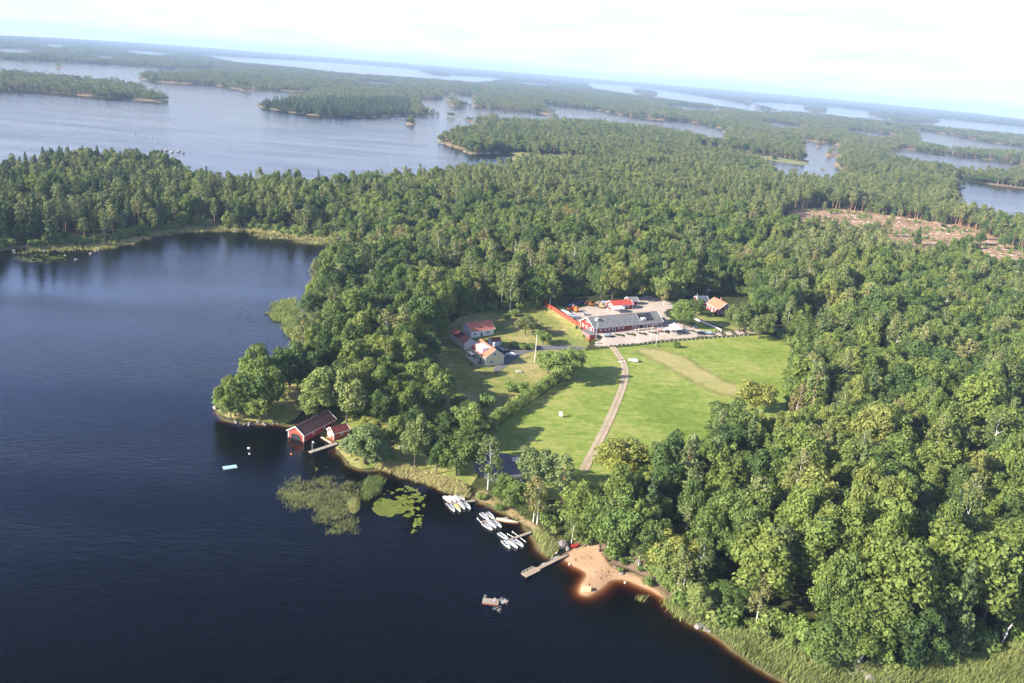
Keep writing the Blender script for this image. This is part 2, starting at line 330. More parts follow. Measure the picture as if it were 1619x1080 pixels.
def vnoise(x, y, seed=0):
    xi = np.floor(x).astype(np.int64); yi = np.floor(y).astype(np.int64); fx = x-xi; fy = y-yi
    fx = fx*fx*(3-2*fx); fy = fy*fy*(3-2*fy)
    def h(a, b):
        n = (a*374761393+b*668265263+seed*1442695041) & 0xffffffff
        n = ((n ^ (n >> 13))*1274126177) & 0xffffffff
        return ((n ^ (n >> 16)) & 0xffff)/65535.
    return (h(xi, yi)*(1-fx)+h(xi+1, yi)*fx)*(1-fy)+(h(xi, yi+1)*(1-fx)+h(xi+1, yi+1)*fx)*fy
def sstep(a, b, x):
    t = np.clip((x-a)/(b-a), 0, 1); return t*t*(3-2*t)
def poly_sd(x, y, seg, far=None):
    """signed distance, positive OUTSIDE the rings (even-odd)"""
    x = np.asarray(x, float).ravel(); y = np.asarray(y, float).ravel(); out = np.empty(len(x))
    o = np.argsort(np.hypot(x, y)) if len(x) > 4000 else np.arange(len(x))
    CH = 2500
    for i in range(0, len(x), CH):
        ii = o[i:i+CH]; px = x[ii][:, None]; py = y[ii][:, None]
        x0, x1, y0, y1 = px.min(), px.max(), py.min(), py.max()
        ax, ay, bx, by = seg.T
        cr_ = ((ay <= y1) & (by > y0)) | ((by <= y1) & (ay > y0))
        sx = seg[cr_ & (np.maximum(ax, bx) >= x0)]
        par = np.zeros(len(ii), int)
        if len(sx):
            a0, a1, b0, b1 = sx.T
            c = (a1 > py) != (b1 > py)
            xi = (b0-a0)*(py-a1)/np.where(b1 == a1, 1e-9, b1-a1)+a0
            par = (c & (px < xi)).sum(1)
        R = 60+.12*math.hypot((x0+x1)/2, (y0+y1)/2)
        nb = seg[(np.maximum(ax, bx) > x0-R) & (np.minimum(ax, bx) < x1+R) & (np.maximum(ay, by) > y0-R) & (np.minimum(ay, by) < y1+R)]
        d = np.full(len(ii), R)
        if len(nb):
            a0, a1, b0, b1 = nb.T
            ux, uy = b0-a0, b1-a1; l = np.maximum(ux*ux+uy*uy, 1e-9)
            t = np.clip(((px-a0)*ux+(py-a1)*uy)/l, 0, 1)
            d = np.minimum(d, np.sqrt(((px-a0-t*ux)**2+(py-a1-t*uy)**2).min(1)))
        out[ii] = np.where(par % 2 == 1, -d, d)
    return out
def segs(P): a = np.array(P, float); return np.concatenate([a, np.roll(a, -1, 0)], 1)
YARD = [(36,396),(43,394),(62,404),(82,413),(110,424),(150,438),(170,470),(150,500),(60,480),(14,456),(20,440),(32,418)]
YSEG = segs(YARD)
FARM = (30, 360)
def water_sd(x, y):
    r = np.hypot(x, y)
    a = sstep(300, 1500, r)
    n1 = (vnoise(x/9., y/9., 3)-.5)*3.2+(vnoise(x/3.1, y/3.1, 4)-.5)*1.3
    n2 = (vnoise(x/70., y/70., 5)-.5)*26+(vnoise(x/28., y/28., 6)-.5)*12
    beach = np.exp(-((x-32)**2+(y-190)**2)/(2*20**2))
    return poly_sd(x, y, SEG)+n1*(1-a)*(1-.85*beach)+n2*a
def height(x, y, sd=None):
    x = np.asarray(x, float); y = np.asarray(y, float)
    if sd is None: sd = water_sd(x, y)
    land = np.minimum(np.maximum(sd, 0)*.11, 1.8)
    bed = np.maximum(np.minimum(sd, 0)*(.34-.18*np.exp(-((x-30)**2+(y-188)**2)/(2*17.**2))), -3.2)
    far = sstep(130, 520, np.hypot(x-FARM[0], y-FARM[1]))*sstep(20, 160, sd)
    r = np.hypot(x, y)
    amp = 7-2.5*sstep(1500, 4000, r)
    hills = (vnoise(x/420., y/420., 8)*.6+vnoise(x/170., y/170., 9)*.25+vnoise(x/1900., y/1900., 10)*.5*sstep(800, 4000, r))*amp*far
    ybump = 2.0*(1-sstep(0, 6, poly_sd(x, y, YSEG)))*sstep(10, 25, sd)
    ridge = 26*np.exp(-((x-4000)/9000.)**2)*sstep(14000, 21000, r)
    return land+bed+hills+ybump.reshape(land.shape)+ridge
def hz(x, y): return float(height(np.array([x]), np.array([y]))[0])
def T(px, py, dz=0):
    z = 1.8
    for _ in range(7):
        X, Y = G(px, py, z+dz); z = .5*z+.5*hz(X, Y)
    return Vector((X, Y, hz(X, Y)))
def TW(px, py, z=0.):
    X, Y = G(px, py, z); return Vector((X, Y, z))

# ------------------------------------------------------------------ terrain sheet
def grid_mesh(name, X, Y, Z, mat):
    n, m = X.shape
    me = bpy.data.meshes.new(name)
    co = np.stack([X, Y, Z], -1).reshape(-1, 3).astype(np.float32)
    i = np.arange((n-1)*(m-1)); r = i//(m-1); c = i % (m-1); a = r*m+c
    q = np.stack([a, a+1, a+m+1, a+m], 1).astype(np.int32).ravel()
    me.vertices.add(len(co)); me.vertices.foreach_set('co', co.ravel())
    me.loops.add(len(q)); me.loops.foreach_set('vertex_index', q)
    me.polygons.add(len(i)); me.polygons.foreach_set('loop_start', np.arange(len(i), dtype=np.int32)*4)
    me.polygons.foreach_set('use_smooth', np.ones(len(i), bool))
    me.materials.append(mat); me.update(calc_edges=True)
    o = bpy.data.objects.new(name, me); COL.objects.link(o); return o
rad = [55.]
while rad[-1] < 26000:
    r = rad[-1]; rad.append(r+max(.9, r*r*1.25e-5))
rad = np.array(rad); az = np.radians(np.arange(-52, 52.01, .16))
RR, AA = np.meshgrid(rad, az, indexing='ij'); XX = RR*np.sin(AA); YY = RR*np.cos(AA)
def rmax(a): return 26000-13500*np.clip(np.abs(a)/math.radians(31), 0, 1.12)**3
RR = np.where(RR > 8000, 8000+(RR-8000)*(rmax(AA)-8000)/18000., RR); XX = RR*np.sin(AA); YY = RR*np.cos(AA)
SDG = water_sd(XX.ravel(), YY.ravel()); ZZ = height(XX.ravel(), YY.ravel(), SDG).reshape(XX.shape)
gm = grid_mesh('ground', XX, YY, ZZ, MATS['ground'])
_r = np.hypot(XX, YY).ravel(); rimv = sstep(-1, 2, SDG)*(1-sstep(5+6*sstep(700, 2500, _r), 8+14*sstep(700, 2500, _r), SDG))*sstep(330, 600, _r)*(.35+.65*vnoise(XX.ravel()/40, YY.ravel()/40, 61))
rimv = np.maximum(rimv, sstep(-3.5, -.8, SDG)*(1-sstep(.2, 1.6, SDG))*(1-sstep(360, 520, _r))*(.12+.35*vnoise(XX.ravel()/6, YY.ravel()/6, 62)))
rimv = np.maximum(rimv, np.exp(-((XX.ravel()-31)**2+(YY.ravel()-188)**2)/(2*13.**2))*(SDG < 3)*1.0)
ra = gm.data.attributes.new('rim', 'FLOAT', 'POINT'); ra.data.foreach_set('value', rimv.astype(np.float32))
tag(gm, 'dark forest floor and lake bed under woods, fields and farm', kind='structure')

# ------------------------------------------------------------------ water and haze
def water():
    m = bpy.data.materials.new('lake_water'); m.use_nodes = True; nt = m.node_tree; n = nt.nodes; L = nt.links; n.clear(); N = n.new
    out = N('ShaderNodeOutputMaterial'); geo = N('ShaderNodeNewGeometry')
    def noise(scale, st, rot, det=3):
        mp = N('ShaderNodeMapping'); mp.inputs['Scale'].default_value = st; mp.inputs['Rotation'].default_value = (0, 0, rot)
        t = N('ShaderNodeTexNoise'); t.inputs['Scale'].default_value = scale; t.inputs['Detail'].default_value = det
        L.new(geo.outputs['Position'], mp.inputs[0]); L.new(mp.outputs[0], t.inputs[0]); return t
    w1 = noise(.85, (1, 2.2, 1), .35, 5); w2 = noise(.2, (1, 2.5, 1), .5, 3)
    # rings spreading from the raft
    cx, cyy = G(782, 955, 0)
    vs_ = N('ShaderNodeVectorMath'); vs_.operation = 'SUBTRACT'; vs_.inputs[1].default_value = (cx, cyy, 0)
    ln = N('ShaderNodeVectorMath'); ln.operation = 'LENGTH'; L.new(geo.outputs['Position'], vs_.inputs[0]); L.new(vs_.outputs[0], ln.inputs[0])
    sn = N('ShaderNodeMath'); sn.operation = 'SINE'; ml = N('ShaderNodeMath'); ml.operation = 'MULTIPLY'; ml.inputs[1].default_value = 5.0
    wob = noise(.35, (1, 1, 1), 0, 2); wa = N('ShaderNodeMath'); wa.operation = 'MULTIPLY_ADD'; wa.inputs[1].default_value = 2.2; L.new(wob.outputs[0], wa.inputs[0]); L.new(ln.outputs['Value'], wa.inputs[2]); L.new(wa.outputs[0], ml.inputs[0]); L.new(ml.outputs[0], sn.inputs[0])
    fd = N('ShaderNodeMapRange'); fd.inputs[1].default_value = 1.5; fd.inputs[2].default_value = 16; fd.inputs[3].default_value = .26; fd.inputs[4].default_value = 0
    L.new(ln.outputs['Value'], fd.inputs[0]); rg = N('ShaderNodeMath'); rg.operation = 'MULTIPLY'; L.new(sn.outputs[0], rg.inputs[0]); L.new(fd.outputs[0], rg.inputs[1])
    s1 = N('ShaderNodeMath'); s1.operation = 'MULTIPLY_ADD'; s1.inputs[1].default_value = 1.2; L.new(w2.outputs[0], s1.inputs[0]); L.new(w1.outputs[0], s1.inputs[2])
    s2 = N('ShaderNodeMath'); s2.operation = 'ADD'; L.new(s1.outputs[0], s2.inputs[0]); L.new(rg.outputs[0], s2.inputs[1])
    # gusts: patches of rougher and calmer water
    gs = noise(.0045, (1, 4.5, 1), -.12, 5)
    gm = N('ShaderNodeMapRange'); gm.inputs[1].default_value = .35; gm.inputs[2].default_value = .65; gm.inputs[3].default_value = .12; gm.inputs[4].default_value = .42; L.new(gs.outputs[0], gm.inputs[0])
    bp = N('ShaderNodeBump'); bp.inputs['Distance'].default_value = .3; L.new(gm.outputs[0], bp.inputs['Strength']); L.new(s2.outputs[0], bp.inputs['Height'])
    gl = N('ShaderNodeBsdfGlossy'); gl.inputs['Roughness'].default_value = .06; L.new(bp.outputs[0], gl.inputs['Normal'])
    fr = N('ShaderNodeFresnel'); bf = N('ShaderNodeMapRange'); bf.inputs[3].default_value = 1.33; bf.inputs[4].default_value = 1/1.33; L.new(geo.outputs['Backfacing'], bf.inputs[0]); L.new(bf.outputs[0], fr.inputs['IOR']); L.new(bp.outputs[0], fr.inputs['Normal'])
    tr = N('ShaderNodeBsdfTransparent'); tr.inputs[0].default_value = (.96, .95, .93, 1)
    mx = N('ShaderNodeMixShader'); L.new(fr.outputs[0], mx.inputs[0]); L.new(tr.outputs[0], mx.inputs[1]); L.new(gl.outputs[0], mx.inputs[2])
    ab = N('ShaderNodeVolumeAbsorption'); ab.inputs[0].default_value = (.68, .53, .36, 1); ab.inputs[1].default_value = 4.6
    L.new(mx.outputs[0], out.inputs[0]); L.new(ab.outputs[0], out.inputs[1])
    aa = np.radians(np.linspace(-51.9, 51.9, 105)); P = [(float(rmax(a)*.998*math.sin(a)), float(rmax(a)*.998*math.cos(a))) for a in aa]; P = [(-9000, -900)]+P+[(9000, -900)]; k = len(P)
    o = MB().add([(x, y, -4.6) for x, y in P]+[(x, y, 0) for x, y in P], [tuple(range(k)), tuple(range(2*k-1, k-1, -1))]+[(i, i+k, (i+1) % k+k, (i+1) % k) for i in range(k)]).build('water', m)
    tag(o, 'dark brown lake water with fine ripples, blue where it mirrors the sky', kind='structure')
water()
def haze():
    m = bpy.data.materials.new('haze'); m.use_nodes = True; nt = m.node_tree; n = nt.nodes; L = nt.links; n.clear()
    out = n.new('ShaderNodeOutputMaterial'); v = n.new('ShaderNodeVolumePrincipled')
    v.inputs['Color'].default_value = (.52, .72, 1, 1); v.inputs['Density'].default_value = .78e-4; v.inputs['Anisotropy'].default_value = 0
    L.new(v.outputs[0], out.inputs[1])
    o = MB().box(-25000, -1200, -6, 25000, 27500, 190).build('haze', m)
    tag(o, 'thin pale blue summer haze over the far islands', kind='stuff')
haze()

# ------------------------------------------------------------------ draped sheets
def sheet(name, poly, mat, lift, step=3., smooth=1, label=None, soft=None):
    P = chaikin(poly, n=smooth) if smooth else poly
    a = np.array(P)
    # densify the edge
    V = []
    for i in range(len(P)):
        p, q = a[i], a[(i+1) % len(P)]; k = max(1, int(np.hypot(*(q-p))/step))
        for t in range(k): V.append(tuple(p+(q-p)*t/k))
    ne = len(V)
    gx = np.arange(a[:, 0].min(), a[:, 0].max(), step); gy = np.arange(a[:, 1].min(), a[:, 1].max(), step)
    X, Y = np.meshgrid(gx, gy); X = X.ravel()+step*.13; Y = Y.ravel()
    s = poly_sd(X, Y, segs(V)); k = s < -step*.4
    V += list(zip(X[k], Y[k]))
    r = geometry.delaunay_2d_cdt([Vector(v) for v in V], [(i, (i+1) % ne) for i in range(ne)], [], 1, 1e-4)
    vv = np.array([tuple(v) for v in r[0]]); z = height(vv[:, 0], vv[:, 1])+lift
    fs = []
    for f in r[2]:
        p0, p1, p2 = (vv[i] for i in f[:3])
        fs.append(tuple(f) if (p1[0]-p0[0])*(p2[1]-p0[1])-(p1[1]-p0[1])*(p2[0]-p0[0]) > 0 else tuple(reversed(f)))
    me = bpy.data.meshes.new(name); me.from_pydata([(x, y, zz) for (x, y), zz in zip(vv, z)], [], fs); me.materials.append(mat)
    at = me.attributes.new('inner', 'FLOAT', 'POINT'); at.data.foreach_set('value', (np.clip(-poly_sd(vv[:, 0], vv[:, 1], segs(P))/soft, 0, 1) if soft else np.full(len(vv), 2.)).astype(np.float32))
    me.polygons.foreach_set('use_smooth', [True]*len(me.polygons)); me.update()
    o = bpy.data.objects.new(name, me); COL.objects.link(o)
    return tag(o, label, kind='structure')
def PT(pts, z=None): return [tuple(T(*p)[:2]) if z is None else G(p[0], p[1], z) for p in pts]
def strip(px, w, ground=True):
    P = chaikin([tuple(T(*p)[:2]) for p in px], closed=False, n=2) if ground else px
    a = np.array(P); d = np.gradient(a, axis=0); d /= np.hypot(d[:, 0], d[:, 1])[:, None]; nn = np.stack([-d[:, 1], d[:, 0]], 1)
    return [tuple(p) for p in a+nn*w/2]+[tuple(p) for p in (a-nn*w/2)[::-1]]

MEADOW = PT([(918,556),(945,553),(1000,548),(1060,541),(1120,536),(1190,531),(1222,529),(1245,545),(1278,574),(1262,600),(1250,640),(1215,668),(1170,690),(1110,722),(1060,755),(1000,782),(930,796),(860,790),(800,776),(762,745),(748,715),(768,690),(810,657),(850,630),(885,605),(915,580)])
sheet('meadow', MEADOW, MATS['meadow'], .10, 4, label='bright mown meadow between the farm and the forest')
sheet('dry_field', PT([(985,551),(1060,545),(1050,552),(1085,560),(1110,575),(1150,600),(1190,612),(1225,622),(1235,640),(1222,652),(1200,642),(1160,630),(1128,626),(1100,612),(1065,592),(1030,574)]), MATS['dry_field'], .18, 3, label='tan strip of mown dry grass across the meadow', soft=9)
sheet('lawn', PT([(560,745),(538,714),(500,682),(488,655),(520,640),(600,628),(660,615),(690,600),(680,570),(700,535),(715,505),(760,492),(840,486),(862,480),(915,512),(918,525),(934,541),(925,553),(915,578),(885,603),(850,628),(810,655),(768,688),(748,713),(760,745),(740,775),(700,768),(640,752),(600,738)]), MATS['lawn'], .06, 4, label='patchy olive lawn and orchard grass round the yellow house')
sheet('shore_grass', PT([(340,645),(352,660),(389,665),(428,668),(458,671),(490,640),(520,645),(480,600),(440,600),(400,605),(360,625)]), MATS['lawn'], .07, 3, label='grassy tip of the wooded point by the boathouse')
sheet('gravel_yard', PT([(925,551),(960,548),(1000,545),(1060,538),(1120,533),(1190,529),(1235,525),(1300,520),(1300,514),(1220,520),(1170,520),(1150,523),(1110,526),(1060,505),(1050,490),(1085,488),(1060,478),(1025,468),(1010,470),(940,480),(905,490),(898,500),(918,512),(938,530),(945,541)]), MATS['gravel'], .12, 3, label='pale gravel yard and lane in front of the long red barn', soft=1.5)
sheet('yard_green', PT([(1095,513),(1106,508),(1140,524),(1110,527)]), MATS['meadow'], .19, 2, label='small green beside the white fence')
sheet('cottage_lawn', PT([(1085,490),(1112,496),(1150,505),(1185,515),(1190,520),(1150,523),(1105,505)]), MATS['lawn'], .20, 3, label='shaded lawn in front of the red cottage')
sheet('driveway', PT([(782,556),(800,548),(830,548),(862,547),(880,546),(925,549),(925,553),(880,553),(850,555),(830,558),(810,572),(788,590),(777,586),(795,572),(780,572)]), MATS['asphalt'], .16, 2, label='grey driveway beside the yellow house')
sheet('orchard_path', strip([(755,632),(735,645),(712,655),(694,666),(670,680),(640,692),(610,704)], 2.2), MATS['shore_path'], .14, 1.5, 0, 'pinkish earth path through the orchard')
sheet('parking_place', PT([(748,742),(756,720),(790,716),(824,724),(838,742),(836,760),(812,772),(785,764),(762,756)]), MATS['asphalt'], .17, 3, label='shaded asphalt parking place at the meadow edge')
TR = [(968,549),(976,560),(985,572),(989,588),(987,605),(976,635),(960,672),(946,700),(934,722),(922,745)]
for off, nm in ((-.82, 'dirt_track'), (.82, 'dirt_track')):
    P = chaikin([tuple(T(*p)[:2]) for p in TR], closed=False, n=2); a = np.array(P); d = np.gradient(a, axis=0); d /= np.hypot(d[:, 0], d[:, 1])[:, None]
    sheet(nm, strip([tuple(p) for p in a+np.stack([-d[:, 1], d[:, 0]], 1)*off], 1.5, False), MATS['track_dirt'], .24, 1.0, 0, 'pale wheel rut of the dirt track through the meadow')
BEACH = [G(*p) for p in [(862,905),(868,930),(880,950),(900,968),(940,972),(975,962),(1005,968),(1040,985),(1062,985),(1066,962),(1052,938),(1018,914),(985,901),(966,895),(958,880),(955,858),(925,852),(905,862),(890,874),(868,890)]]
sheet('beach', BEACH, MATS['sand'], .05, .9, label='reddish sand beach with a small spit by the swimming pier', soft=2.4)
ground_mat('needle_floor', [(.3, (.10, .085, .04)), (.44, (.19, .13, .085)), (.55, (.27, .18, .13)), (.7, (.34, .24, .18))], .12, .9, soft=True)
sheet('picnic_ground', PT([(935,850),(958,858),(985,868),(1030,882),(1065,908),(1110,955),(1090,970),(1055,945),(1018,914),(985,901),(960,893),(945,870)]), MATS['needle_floor'], .07, 1.5, label='brown bare picnic ground under the trees behind the beach', soft=2.5)
sheet('shore_path', PT([(740,783),(760,770),(778,778),(800,795),(835,818),(870,845),(905,855),(895,868),(880,870),(850,848),(822,829),(797,814),(770,801),(752,793)]), MATS['shore_path'], .09, 2, label='worn sandy shore path behind the boat jetties', soft=2)
sheet('clearing', PT([(1235,333),(1275,328),(1329,330),(1407,340),(1510,353),(1552,363),(1619,395),(1700,420),(1700,450),(1619,440),(1565,436),(1530,420),(1470,410),(1420,392),(1340,372),(1300,362),(1255,352)]), MATS['brash'], .5, 8, label='pinkish felled forest clearing strewn with brash', soft=9)
sheet('marsh', PT([(806,243),(830,241),(845,247),(870,244),(910,250),(942,256),(941,266),(905,262),(857,262),(820,258)]), MATS['marsh'], .4, 10, label='yellow green marsh at the head of the bay')
sheet('marsh_strip', PT([(1105,234),(1150,238),(1250,252),(1330,268),(1413,282),(1405,287),(1330,275),(1250,262),(1150,246)]), MATS['marsh'], .5, 12, label='pale marsh strip along the narrow channel')

# ------------------------------------------------------------------ tree prototypes
def cloud(blobs, nper, size, rng, flat=1., up=.25, shape='quad'):
    V = []; T_ = []
    for (c, r, k) in blobs:
        n = max(4, int(nper*(r/1.8)**2*k)); tone = rng.random()
        d = rng.normal(size=(n, 3)); d[:, 2] += .35; d /= np.linalg.norm(d, axis=1)[:, None]
        p = np.array(c)+d*r*np.array([1, 1, flat])*rng.uniform(.72, 1.08, (n, 1))
        nn = d*.9+rng.normal(size=(n, 3))*.55; nn[:, 2] += up; nn /= np.linalg.norm(nn, axis=1)[:, None]
        a = np.cross(nn, rng.normal(size=(n, 3))); a /= np.linalg.norm(a, axis=1)[:, None]; b = np.cross(nn, a)
        s = size*rng.uniform(.6, 1.35, (n, 1))
        q = np.stack([p-a*s*.5-b*s*.28, p+a*s*.12-b*s*.5, p+a*s*.55+b*s*.12, p-a*s*.1+b*s*.52], 1)
        V.append(q); T_.append(np.clip(tone+rng.normal(size=n)*.16, 0, 1))
    return np.concatenate(V), np.concatenate(T_)
def cloud_mesh(name, V, tone, mat):
    n = len(V); me = bpy.data.meshes.new(name)
    me.vertices.add(n*4); me.vertices.foreach_set('co', V.reshape(-1).astype(np.float32))
    me.loops.add(n*4); me.loops.foreach_set('vertex_index', np.arange(n*4, dtype=np.int32))
    me.polygons.add(n); me.polygons.foreach_set('loop_start', np.arange(n, dtype=np.int32)*4)
    at = me.attributes.new('tone', 'FLOAT', 'FACE'); at.data.foreach_set('value', tone.astype(np.float32))
    me.materials.append(mat); me.update(calc_edges=True); return me
def limb_tree(h, r, rng, top, spread, nl, base=.35, curve=.4):
    """trunk with limbs; returns MB"""
    b = MB(); pts = [Vector((0, 0, -1.0))]
    k = 5
    for i in range(1, k+1): pts.append(Vector((rng.normal()*curve*.5*i/k, rng.normal()*curve*.5*i/k, h*top*i/k)))
    b.tube(pts, [r*1.25]+[r*(1-.78*i/k) for i in range(1, k+1)], 7)
    for j in range(nl):
        t = rng.uniform(base, .95); p = Vector((0, 0, 0)).lerp(pts[-1], t); a = 2*math.pi*(j/nl)+rng.uniform(-.4, .4)
        L_ = spread*rng.uniform(.5, .85); q = p+Vector((math.cos(a)*L_*.5, math.sin(a)*L_*.5, L_*.45)); e = p+Vector((math.cos(a)*L_, math.sin(a)*L_, L_*rng.uniform(.6, 1.0)))
        b.tube([p, q, e], [r*.42, r*.28, r*.08], 5, cap=False)
    return b
def broad(seed, lod=0, H_=15., R=5.2, z0=3.2, mat='broad_leaves'):
    g = np.random.default_rng(seed); bl = []
    n = (57, 20)[lod]; cz = (z0+H_)/2; hz_ = (H_-z0)/2
    form = (0, .55, .15, .9, .35, .7, 0)[seed % 7]; ax = g.uniform(.82, 1.1); lean = g.normal(size=2)*.5
    tops = 1+(seed*7+3) % 3
    subs = [(g.normal()*R*.12, g.normal()*R*.12, 1.)] if tops == 1 else [(math.cos(6.28*j/tops+seed)*R*.42, math.sin(6.28*j/tops+seed)*R*.42, g.uniform(.72, 1.0)) for j in range(tops)]
    for i in range(n):
        sxx, syy, sh = subs[i % tops]; RR_ = R*(1 if tops == 1 else .72); top = z0+(H_-z0)*sh; cz = (z0+top)/2; hz_ = (top-z0)/2
        u = (i//tops+.5)/(n/tops); zc = 1-1.75*u; a = i*2.39996+g.uniform(-.5, .5); rr = math.sqrt(max(0, 1-zc*zc))*(1.05-.5*form*(zc*.5+.5))
        k = g.uniform(.55, 1.0); rb = g.uniform(.75, 1.75)
        bl.append(((sxx+rr*math.cos(a)*RR_*k*ax+lean[0]*zc, syy+rr*math.sin(a)*RR_*k+lean[1]*zc, cz+zc*hz_*k), rb, 1))
    for i in range(4): bl.append(((g.normal()*1.2, g.normal()*1.2, cz+g.normal()*1.6), 2.4, .5))
    V, t = cloud(bl, (250, 30)[lod], (.46, 1.3)[lod], g)
    return cloud_mesh('crown', V, t, MATS[mat]), limb_tree(H_, .30, g, .72, R, 7)
def birch(seed, lod=0):
    g = np.random.default_rng(seed); bl = []; H_ = 17.; n = (34, 12)[lod]
    for i in range(n):
        u = g.random(); z = 5.+(H_-5.6)*u; R = 2.7*math.sin(min(1, (1-u)*1.25+.12)*math.pi*.62)+.3; a = i*2.39996; k = math.sqrt(g.random())
        bl.append(((math.cos(a)*R*k, math.sin(a)*R*k, z), g.uniform(.75, 1.25), 1))
    V, t = cloud(bl, (120, 24)[lod], (.46, 1.1)[lod], g, 1.35, 0)
    b = limb_tree(H_, .17, g, .93, 2.2, 9, .3, .5); return cloud_mesh('crown', V, t, MATS['birch_leaves']), b
def pine(seed, lod=0):
    g = np.random.default_rng(seed); bl = []; H_ = 17.; n = (28, 13)[lod]
    for i in range(n):
        u = (i+.5)/n; z = 7.4+(H_-8.0)*u+g.normal()*.3; R = 2.8*(1-u**1.8)**.6*(.5+.5*min(1, u*3))+.15; a = i*2.39996+g.uniform(-.4, .4); k = g.uniform(.45, 1)
        bl.append(((math.cos(a)*R*k, math.sin(a)*R*k, z), g.uniform(.8, 1.3), 1))
    V, t = cloud(bl, (110, 40)[lod], (.48, .8)[lod], g, .7, .5)
    b = limb_tree(H_, .27, g, .95, 2.0, 8, .62, .35); return cloud_mesh('crown', V, t, MATS['pine_needles']), b
def spruce(seed, lod=0):
    g = np.random.default_rng(seed); bl = []; H_ = 19.; n = (46, 14)[lod]
    for i in range(n):
        u = (i+.5)/n; z = 2.2+(H_-2.6)*u; R = 3.0*(1-u)**.85; a = i*2.39996+g.uniform(-.3, .3)
        bl.append(((math.cos(a)*R*.72, math.sin(a)*R*.72, z), .42+R*.33, 1))
    V, t = cloud(bl, (230, 55)[lod], (.5, 1.15)[lod], g, .62, .1)
    b = MB().tube([(0, 0, -1), (0, 0, H_*.96)], [.26, .05], 7); return cloud_mesh('crown', V, t, MATS['spruce_needles']), b
def shrub(seed):
    g = np.random.default_rng(seed); bl = []
    for i in range(12):
        a = i*2.4; k = g.uniform(.2, 1); bl.append(((math.cos(a)*k*.9, math.sin(a)*k*.9, g.uniform(.5, 1.5)), g.uniform(.45, .75), 1))
    V, t = cloud(bl, 420, .26, g)
    b = MB()
    for i in range(4): b.tube([(0, 0, -.3), (math.cos(i*1.6)*.4, math.sin(i*1.6)*.4, .8)], [.07, .03], 5)
    return cloud_mesh('foliage', V, t, MATS['shrub_leaves']), b
def protos(fn, n, bark, s0, lod=0):
    out = []
    for i in range(n):
        c, b = fn(s0+i, lod); out.append((c, b.mesh('trunk', bark)))
    return out
KIND = {'broadleaf_tree': (protos(broad, 11, BARK, 100), protos(broad, 4, BARK, 150, 1), 15., 10.4),
        'birch_tree': (protos(birch, 4, BBARK, 200), protos(birch, 3, BBARK, 250, 1), 17., 6.2),
        'pine_tree': (protos(pine, 4, PBARK, 300), protos(pine, 3, PBARK, 350, 1), 17., 6.2),
        'spruce_tree': (protos(spruce, 3, SBARK, 400), protos(spruce, 2, SBARK, 450, 1), 19., 6.2)}
CATN = {'broadleaf_tree': 'broadleaf tree', 'birch_tree': 'birch tree', 'pine_tree': 'pine tree', 'spruce_tree': 'spruce tree'}

def plant(kind, x, y, h, w, label, group=None, mat=None, var=None, z=None):
    pr, _, H0, W0 = KIND[kind]; cm, tm = pr[rnd.randrange(len(pr)) if var is None else var % len(pr)]
    e = empty(kind, (x, y, hz(x, y) if z is None else z), rnd.uniform(0, 6.28), label, CATN[kind], group)
    e.scale = (w/W0, w/W0, h/H0)
    c = bpy.data.objects.new('crown', cm); COL.objects.link(c); c.parent = e
    if mat:
        c.material_slots[0].link = 'OBJECT'; c.material_slots[0].material = MATS[mat]
    t = bpy.data.objects.new('trunk', tm); COL.objects.link(t); t.parent = e
    return e
